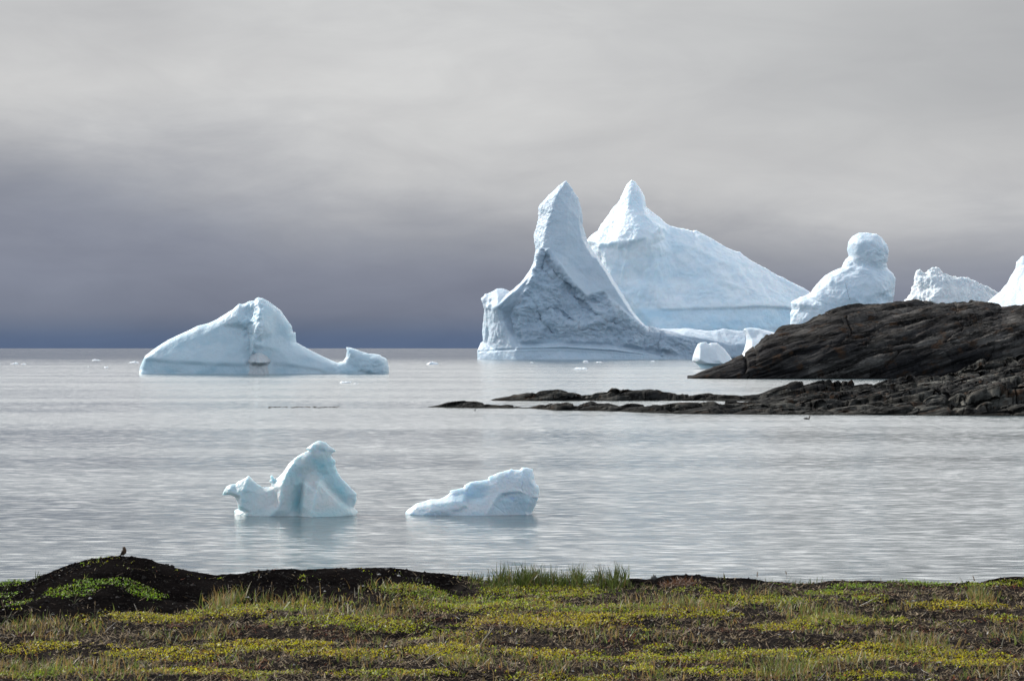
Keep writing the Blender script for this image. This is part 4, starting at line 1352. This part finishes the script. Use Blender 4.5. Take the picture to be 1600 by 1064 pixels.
# denser clumps seen in the photo: (x px, y px, spread px, count, length m)
TUFTS = [(785, 914, 12, 50, .34), (806, 913, 12, 60, .36), (822, 913, 8, 60, .38), (840, 914, 14, 60, .34), (862, 914, 10, 50, .32), (880, 914, 10, 40, .30), (900, 913, 9, 60, .40), (925, 914, 20, 40, .20), (938, 913, 7, 40, .34), (955, 914, 8, 30, .30), (968, 913, 9, 40, .36),
         (1000, 940, 60, 60, .14), (350, 945, 20, 70, .26), (340, 950, 14, 50, .30), (365, 940, 14, 40, .24), (440, 945, 40, 110, .22), (500, 950, 60, 110, .18), (590, 960, 50, 120, .18),
         (650, 945, 60, 90, .16), (700, 935, 60, 90, .16), (760, 915, 30, 70, .18), (600, 925, 40, 60, .18), (1095, 950, 26, 90, .22), (1060, 945, 20, 50, .2), (1180, 935, 30, 50, .18), (1535, 935, 14, 80, .26),
         (1520, 940, 8, 40, .22), (1255, 950, 40, 110, .2), (1330, 970, 50, 80, .2), (1280, 965, 40, 90, .18), (1450, 1010, 30, 120, .2), (1400, 1015, 30, 80, .2), (1230, 1045, 40, 150, .2), (1210, 1050, 40, 120, .2),
         (330, 990, 30, 60, .2), (60, 980, 50, 80, .2), (130, 985, 40, 60, .2), (90, 1050, 70, 200, .18), (20, 1045, 40, 120, .2), (180, 1050, 40, 90, .18), (1000, 955, 30, 80, .2), (950, 1000, 40, 60, .16),
         (1040, 1000, 40, 60, .16), (800, 970, 50, 60, .16), (720, 1000, 40, 60, .14), (740, 1040, 50, 80, .16), (560, 1030, 30, 40, .2), (860, 1045, 30, 60, .18), (1020, 1050, 40, 70, .16), (1330, 1040, 50, 80, .18), (1560, 1050, 40, 60, .16), (1590, 1000, 30, 40, .2)]


def grass():
    bx, by, ln = [], [], []
    for (a, b, s, n, l) in TUFTS:
        gx, gy = px2ground(a, b)
        sx = s / F * gy
        for _ in range(int(n * (2.6 if b < 916 else 1.7))):
            bx.append(gx + RNG.normal(0, 0.45) * sx * 1.6)
            by.append(gy + RNG.normal(0, 0.35))
            ln.append(l * RNG.uniform(0.45, 1.1))
    # scattered tufts
    tx, ty = scatter(5200, 24, 34.9)
    den = fbm(np.stack([tx, ty, tx * 0], 1) * 0.8 + 5, 3, seed=160)
    bankdark = (tx < (400 - CX) / F * 33) & (ty > 31.2)
    k = (den > RNG.uniform(-0.12, 0.3, len(tx))) & ~(RNG.random(len(tx)) < 0.93 * bank_mask(tx, ty))
    tx, ty = tx[k], ty[k]
    for a, b in zip(tx, ty):
        l = RNG.uniform(0.04, 0.15)
        for _ in range(RNG.integers(3, 9)):
            bx.append(a + RNG.normal(0, 0.035))
            by.append(b + RNG.normal(0, 0.04))
            ln.append(l * RNG.uniform(0.5, 1.2))
    bx, by, ln = np.array(bx), np.array(by), np.array(ln)
    k = by < 35.4
    bx, by, ln = bx[k], by[k], ln[k]
    n = len(bx)
    base = np.stack([bx, by, ground_z(bx, by) - 0.01], 1)
    g = RNG.random(n)[:, None]
    col = np.array([0.07, 0.12, 0.02]) * (1 - g) + np.array([0.23, 0.27, 0.06]) * g
    dry = RNG.random(n)
    dry = np.where((by > 33.6) & (RNG.random(n) < 0.85), 0.7, dry)
    col = np.where((dry < 0.46)[:, None], np.array([0.30, 0.20, 0.07]), col)
    col = np.where((dry > 0.95)[:, None], np.array([0.42, 0.38, 0.28]), col)
    col = col * (0.5 + 0.9 * RNG.random(n) ** 1.5)[:, None] * np.where(by > 33.8, 0.5, 1.0)[:, None]  # backlit silhouette of the crest blades is darkened into their colour
    V, Q, C = blades_mesh(base, RNG.uniform(0, 2 * np.pi, n), ln, np.where(ln > 0.1, RNG.uniform(0.008, 0.015, n), RNG.uniform(0.006, 0.012, n)) * np.where(by > 33.8, 1.35, 1.0), np.abs(RNG.normal(0.15, 0.36, n)), RNG.uniform(0.0, 1.0, n) ** 1.4 * 1.7, col)
    o = mesh_np('grass', V, Q, plant_mat('grass_blades', 0.4, 0.4, 0.25), True, {'col': C})
    tag(o, 'thin green grass blades growing in tufts along the shore bank', 'grass', kind='stuff')


grass()


def litter():
    x, y = scatter(120000, 23.6, 35.0)
    P = np.stack([x, y, x * 0], 1)
    den = fbm(P * np.array([0.8, 0.9, 1]) + 77, 4, 0.6, seed=170)
    bankdark = (x < (420 - CX) / F * 33) & (y > 30.6)
    k = (den > RNG.uniform(-0.5, 0.35, len(x))) & ~(RNG.random(len(x)) < 0.96 * bank_mask(x, y))
    x, y, P, den = x[k], y[k], P[k], den[k]
    n = len(x)
    base = np.stack([x, y, ground_z(x, y) + 0.004], 1)
    ln = RNG.uniform(0.02, 0.13, n)
    ln = np.where(RNG.random(n) < 0.03, ln * 2.2, ln)
    r = RNG.random(n)
    redness = fbm(P * 1.1 + 40, 3, seed=175)
    col = np.where((r < 0.45)[:, None], np.array([0.21, 0.155, 0.095]), np.array([0.09, 0.066, 0.048]))
    col = np.where((r > 0.74)[:, None], np.array([0.36, 0.28, 0.18]), col)
    col = np.where((r > 0.985)[:, None], np.array([0.52, 0.48, 0.42]), col)
    rd = (redness > 0.18) & (RNG.random(n) < 0.4)
    col = np.where(rd[:, None], np.array([0.17, 0.055, 0.03]), col)
    col = col * RNG.uniform(0.6, 1.3, n)[:, None]
    V, Q, C = blades_mesh(base, RNG.uniform(0, 2 * np.pi, n), ln, RNG.uniform(0.006, 0.018, n), RNG.normal(1.3, 0.25, n), RNG.uniform(-0.3, 0.7, n), col, 3)
    o = mesh_np('dry_litter', V, Q, plant_mat('dry_stalks', 0.7, 0.15, 0.08), True, {'col': C})
    tag(o, 'brown and tan dry stalks and leaf litter lying over the soil', 'plant litter', kind='stuff')


litter()


def small_cover():
    # tiny clods and pebbles that break up the bare soil
    x, y = scatter(38000, 23.6, 35.8)
    n = len(x)
    z = ground_z(x, y)
    s = np.clip(RNG.lognormal(-4.7, 0.6, n), 0.004, 0.035)
    ico = np.array([(1, 0, 0), (-1, 0, 0), (0, 1, 0), (0, -1, 0), (0, 0, 1), (0, 0, -0.6)], float)
    fc = np.array([(0, 2, 4), (2, 1, 4), (1, 3, 4), (3, 0, 4), (2, 0, 5), (1, 2, 5), (3, 1, 5), (0, 3, 5)])
    jit = 1 + RNG.uniform(-0.35, 0.35, (n, 6, 3))
    V = ico[None] * jit * s[:, None, None] * np.array([1.2, 1.2, 0.7])
    a = RNG.uniform(0, 6.28, n)
    ca, sa = np.cos(a)[:, None], np.sin(a)[:, None]
    V = np.stack([V[..., 0] * ca - V[..., 1] * sa, V[..., 0] * sa + V[..., 1] * ca, V[..., 2]], -1)
    V += np.stack([x, y, z], 1)[:, None, :]
    Q = (np.arange(n) * 6)[:, None, None] + fc[None]
    r = RNG.random(n)[:, None]
    col = np.where(r < 0.9, np.array([0.010, 0.009, 0.0085]), np.array([0.04, 0.036, 0.034]))
    col = np.where(r > 0.985, np.array([0.28, 0.27, 0.25]), col) * RNG.uniform(0.6, 1.3, n)[:, None]
    o = mesh_np('gravel', V.reshape(-1, 3), Q.reshape(-1, 3), plant_mat('gravel_grains', 0.9, 0.0, 0.05), False, {'col': np.repeat(col, 6, 0)})
    tag(o, 'dark clods and small pebbles scattered over the shore soil', 'gravel', kind='stuff')


small_cover()


# ------------------------------------------------------------------ single things on the bank
def simple_mat(name, c, rough=0.6, spec=0.3, nscale=None, c2=None):
    mt, t, p, o = new_mat(name)
    if nscale:
        g = N(t, 'ShaderNodeTexCoord').outputs['Object']
        n = noise(t, g, nscale, 4, 0.6)
        L(t, mixc(t, MR(t, n.outputs[0], 0.4, 0.62), c, c2 or tuple(v * 0.5 for v in c)), p.inputs['Base Color'])
        L(t, bump(t, n.outputs[0], 0.4, 0.3 / nscale), p.inputs['Normal'])
    else:
        p.inputs['Base Color'].default_value = (*c, 1)
    p.inputs['Roughness'].default_value = rough
    p.inputs['Specular IOR Level'].default_value = spec
    return mt


def tube(path, radii, sides=8, cap=True, flat=None):
    """loft of rings along a path; flat scales the ring across the vertical"""
    path = [Vector(p) for p in path]
    V, Fc = [], []
    n = len(path)
    prev = None
    for i, p in enumerate(path):
        d = (path[min(i + 1, n - 1)] - path[max(i - 1, 0)]).normalized()
        ref = Vector((0, 1, 0)) if abs(d.y) < 0.9 else Vector((1, 0, 0))
        s = d.cross(ref).normalized()
        u = ref if abs(d.y) < 0.9 else s.cross(d).normalized()
        u = s.cross(d).normalized()
        r = radii[i]
        ra, rb = (r if isinstance(r, tuple) else (r, r))
        for k in range(sides):
            a = 2 * math.pi * k / sides
            V.append(p + s * math.cos(a) * ra + u * math.sin(a) * rb)
    for i in range(n - 1):
        for k in range(sides):
            a, b = i * sides + k, i * sides + (k + 1) % sides
            Fc.append((a, b, b + sides, a + sides))
    if cap:
        for i0, rev in ((0, True), ((n - 1) * sides, False)):
            c = len(V)
            V.append(sum((V[i0 + k] for k in range(sides)), Vector()) / sides)
            for k in range(sides):
                a, b = i0 + k, i0 + (k + 1) % sides
                Fc.append((a, c, b, a) if False else ((b, a, c) if rev else (a, b, c)))
    return [tuple(v) for v in V], Fc


def pymesh(name, V, Fc, mat, parent=None, smooth=True):
    me = bpy.data.meshes.new(name)
    me.from_pydata(V, [], Fc)
    me.update()
    for p in me.polygons:
        p.use_smooth = smooth
    o = bpy.data.objects.new(name, me)
    COL.objects.link(o)
    me.materials.append(mat)
    if parent:
        o.parent = parent
    return o


def join(*parts):
    V, Fc = [], []
    for v, f in parts:
        b = len(V)
        V += v
        Fc += [tuple(i + b for i in q) for q in f]
    return V, Fc


def empty(name, loc, rz=0.0, scale=1.0):
    o = bpy.data.objects.new(name, None)
    o.location = loc
    o.rotation_euler = (0, 0, rz)
    o.scale = (scale,) * 3
    o.empty_display_size = 0.1
    COL.objects.link(o)
    return o


def songbird():
    mb = simple_mat('brown_plumage', (0.085, 0.052, 0.030), 0.8, 0.2, 60, (0.045, 0.030, 0.020))
    md = simple_mat('dark_feathers', (0.020, 0.016, 0.014), 0.7)
    mk = simple_mat('beak_and_legs', (0.02, 0.015, 0.012), 0.5)
    me_ = simple_mat('bird_eye', (0.005, 0.005, 0.005), 0.1, 0.8)
    x, y = (193 - CX) / F * DCR, DCR
    z = float(ground_z(np.array([x]), np.array([y]))[0])
    r = empty('songbird', (x, y - 0.01, z - 0.002), math.radians(-12))
    # body leans up to the right: rump low left, breast right, head on top
    path = [(-0.036, 0, 0.024), (-0.026, 0, 0.034), (-0.010, 0, 0.048), (0.005, 0, 0.066), (0.014, 0, 0.088), (0.015, 0, 0.108), (0.012, 0, 0.122), (0.010, 0, 0.135), (0.008, 0, 0.146), (0.007, 0, 0.151)]
    rad = [.009, .021, .032, .038, .036, .028, .0225, .0215, .014, .003]
    v, f = tube(path, rad, 14)
    pymesh('body', v, f, mb, r)
    v, f = tube([(-0.026, 0, 0.036), (-0.050, 0, 0.016), (-0.072, 0, 0.000)], [(.012, .012), (.009, .014), (.006, .015)], 8)
    pymesh('tail', v, f, md, r)
    for s in (-1, 1):
        v, f = tube([(0.012, s * 0.030, 0.100), (0.000, s * 0.036, 0.076), (-0.018, s * 0.030, 0.050), (-0.044, s * 0.012, 0.026)], [(.006, .004), (.016, .006), (.013, .005), (.003, .002)], 8)
        pymesh('wing', v, f, md, r)
        v, f = tube([(0.004, s * 0.012, 0.040), (0.002, s * 0.012, 0.018), (0.004, s * 0.013, 0.002), (0.018, s * 0.014, 0.000)], [.006, .003, .0028, .002], 6)
        pymesh('leg', v, f, mk, r)
        v, f = tube([(-0.002, s * 0.0180, 0.137), (-0.002, s * 0.0222, 0.137)], [.0032, .0008], 8)
        pymesh('eye', v, f, me_, r)
    v, f = tube([(-0.008, 0, 0.133), (-0.019, -0.002, 0.131), (-0.026, -0.003, 0.129)], [.005, .0034, .0006], 8)
    pymesh('beak', v, f, mk, r)
    tag(r, 'small brown songbird perched on top of the dark mound at left', 'bird')


songbird()


def seabird(px_, py_, scale, label, c1, c2, flip=0.0, neck=1.0):
    D = H * F / (py_ - HY)
    x = (px_ - CX) / F * D
    r = empty('seabird', (x, D, 0), flip, scale)
    m1 = simple_mat('water_bird_body', c1, 0.7)
    m2 = simple_mat('water_bird_head', c2, 0.6)
    h = 0.30 * neck
    body = tube([(-0.33, 0, 0.09), (-0.27, 0, 0.075), (-0.16, 0, 0.055), (0, 0, 0.045), (0.12, 0, 0.055), (0.20, 0, 0.08), (0.225, 0, 0.13), (0.225, 0, h * 0.62), (0.23, 0, h * 0.85), (0.245, 0, h), (0.275, 0, h + 0.005), (0.30, 0, h)],
                [.008, (.030, .05), (.06, .10), (.075, .12), (.07, .11), (.06, .08), .055, .046, .044, .052, .046, .010], 14)
    pymesh('body', body[0], body[1], m1, r)
    v, f = tube([(0.29, 0, h), (0.34, 0, h - 0.004), (0.385, 0, h - 0.012)], [.012, .009, .002], 8)
    pymesh('beak', v, f, m2, r)
    for s in (-1, 1):
        v, f = tube([(0.10, s * 0.09, 0.085), (-0.05, s * 0.11, 0.095), (-0.22, s * 0.06, 0.100), (-0.33, s * 0.02, 0.105)], [(.03, .02), (.045, .025), (.025, .018), (.004, .004)], 8)
        pymesh('wing', v, f, m2, r)
        v, f = tube([(0.262, s * 0.030, h + 0.008), (0.262, s * 0.037, h + 0.008)], [.007, .002], 6)
        pymesh('eye', v, f, m2, r)
    tag(r, label, 'bird')


seabird(1261, 655, 0.95, 'long-necked dark water bird swimming just off the rock reef at right', (0.10, 0.085, 0.07), (0.03, 0.026, 0.024))
seabird(742, 641.5, 0.50, 'tiny black bird swimming below the left tip of the front reef', (0.02, 0.02, 0.02), (0.02, 0.02, 0.02), math.radians(60), 1.1)


def kelp():
    mt = simple_mat('kelp', (0.03, 0.022, 0.012), 0.4)
    parts = []
    for i in range(46):
        px_ = 420 + 110 * RNG.random()
        D = 235 + RNG.normal(0, 1.2)
        x = (px_ - CX) / F * D
        w = RNG.uniform(0.06, 0.26)
        parts.append(tube([(x - w, D, -0.01), (x - w * .3, D, 0.02), (x + w * .4, D + .05, 0.03 * RNG.random()), (x + w, D, -0.01)], [.006, .022, .022, .006], 6))
    v, f = join(*parts)
    o = pymesh('floating_kelp', v, f, mt)
    tag(o, 'thin dark line of kelp breaking the surface left of the reefs', 'kelp', kind='stuff')


kelp()


def shore_things():
    # rounded stone on the crest
    ms = simple_mat('grey_stone', (0.10, 0.10, 0.095), 0.8, 0.3, 25)
    def on_crest(px_, dy=-0.1):
        y = DCR + dy
        x = (px_ - CX) / F * y
        return x, y, float(ground_z(np.array([x]), np.array([y]))[0])
    x, y, z = on_crest(1022)
    o = lump('stone', 0.11, 0.075, 0.09, ms, 5, 0.25)
    o.location = (x, y, z - 0.005)
    tag(o, 'rounded grey stone on the crest of the bank beside the heap of brown seaweed', 'stone')
    # dead seaweed heap
    n = 420
    gx, gy = px2ground(1060, 912)
    bx = gx + RNG.normal(0, 0.13, n)
    by = gy + RNG.normal(0, 0.12, n)
    base = np.stack([bx, by, ground_z(bx, by) + RNG.uniform(0, 0.03, n)], 1)
    g = RNG.random(n)[:, None]
    col = np.array([0.17, 0.06, 0.012]) * g + np.array([0.045, 0.02, 0.01]) * (1 - g)
    V, Q, C = blades_mesh(base, RNG.uniform(0, 6.28, n), RNG.uniform(0.04, 0.14, n), RNG.uniform(0.010, 0.022, n), RNG.normal(1.25, 0.25, n), RNG.uniform(-0.8, 0.8, n), col, 4)
    o = mesh_np('dead_seaweed', V, Q, plant_mat('dead_seaweed_leaf', 0.5, 0.15, 0.4), True, {'col': C})
    recenter(o, (gx, gy, float(base[:, 2].min())))
    tag(o, 'rust-brown heap of dead seaweed just below the crest of the bank', 'seaweed', kind='stuff')
    # seed-head stalks standing clear of the turf
    mst = simple_mat('dry_stalk', (0.20, 0.15, 0.08), 0.7)
    mhd = simple_mat('seed_head', (0.22, 0.155, 0.09), 0.85, 0.2, 120, (0.10, 0.07, 0.04))
    mlf = simple_mat('stalk_leaf', (0.10, 0.13, 0.05), 0.5)
    stalks = [(1182, 922, 0.30, 0.05, 'tall dark seed head standing alone on the crest right of the seaweed heap'),
              (1230, 912, 0.22, -0.10, 'slim seed-head stalk on the crest right of the tall dark seed head'),
              (1528, 935, 0.31, -0.25, 'leaning seed head rising from the broad grass tuft near the right edge'),
              (148, 968, 0.26, 0.02, 'upright tan seed head in front of the bank below the bird'),
              (55, 982, 0.25, -0.35, 'bent tan seed head at the foot of the bank near the left edge'),
              (92, 976, 0.20, 0.12, 'short tan seed head between the bent one and the one below the bird'),
              (10, 975, 0.36, -0.18, 'tallest tan seed head at the left edge of the view'),
              (116, 945, 0.16, 0.3, 'small seed head leaning right on the dark bank'),
              (424, 925, 0.20, 0.03, 'thin seed-head stalk on the low dark bank left of the middle')]
    for (a, b, h, lean, lab) in stalks:
        gx, gy = px2ground(a, b)
        gz = float(ground_z(np.array([gx]), np.array([gy]))[0])
        r = empty('seed_stalk', (gx, gy, gz - 0.01))
        top = (lean * h, 0, h)
        mid = (lean * h * 0.25, 0.01, h * 0.55)
        v, f = tube([(0, 0, 0), mid, (lean * h * 0.62, 0, h * 0.8)], [.0022, .002, .0015], 6)
        pymesh('stem', v, f, mst, r)
        v, f = tube([(lean * h * 0.60, 0, h * 0.72), (lean * h * 0.7, 0, h * 0.80), (lean * h * 0.85, 0, h * 0.92), top], [.003, .0075, .0065, .0012], 8)
        pymesh('seed_head', v, f, mhd, r)
        for s in (-1, 1):
            v, f = tube([(0, 0, 0.0), (s * 0.03, 0.01, h * 0.35), (s * 0.07, 0.02, h * (0.5 + 0.1 * s))], [(.003, .001), (.0035, .001), (.0006, .0006)], 5)
            pymesh('leaf', v, f, mlf, r)
        tag(r, lab, 'grass stalk', 'seed-head stalks on the shore bank')
    # pale driftwood sticks
    mw = simple_mat('bleached_stick', (0.42, 0.38, 0.32), 0.8, 0.2)
    for (a, b, dx, dz, lab) in ((745, 1015, 0.20, 0.26, 'pale bleached stick standing at a slant in the turf at the middle'),
                                (660, 1038, 0.20, 0.12, 'short pale stick lying half raised left of the slanting one'),
                                (160, 990, 0.17, 0.15, 'short bleached stick below the songbird bank'),
                                (214, 952, -0.04, 0.10, 'thin pale stick leaning on the dark mound')):
        gx, gy = px2ground(a, b)
        gz = float(ground_z(np.array([gx]), np.array([gy]))[0])
        v, f = tube([(0, 0, -0.01), (dx * 0.45, 0.01, dz * 0.5), (dx, 0, dz)], [.004, .0042, .0025], 7)
        o = pymesh('stick', v, f, mw)
        o.location = (gx, gy, gz)
        tag(o, lab, 'stick', 'pale sticks on the shore')


shore_things()
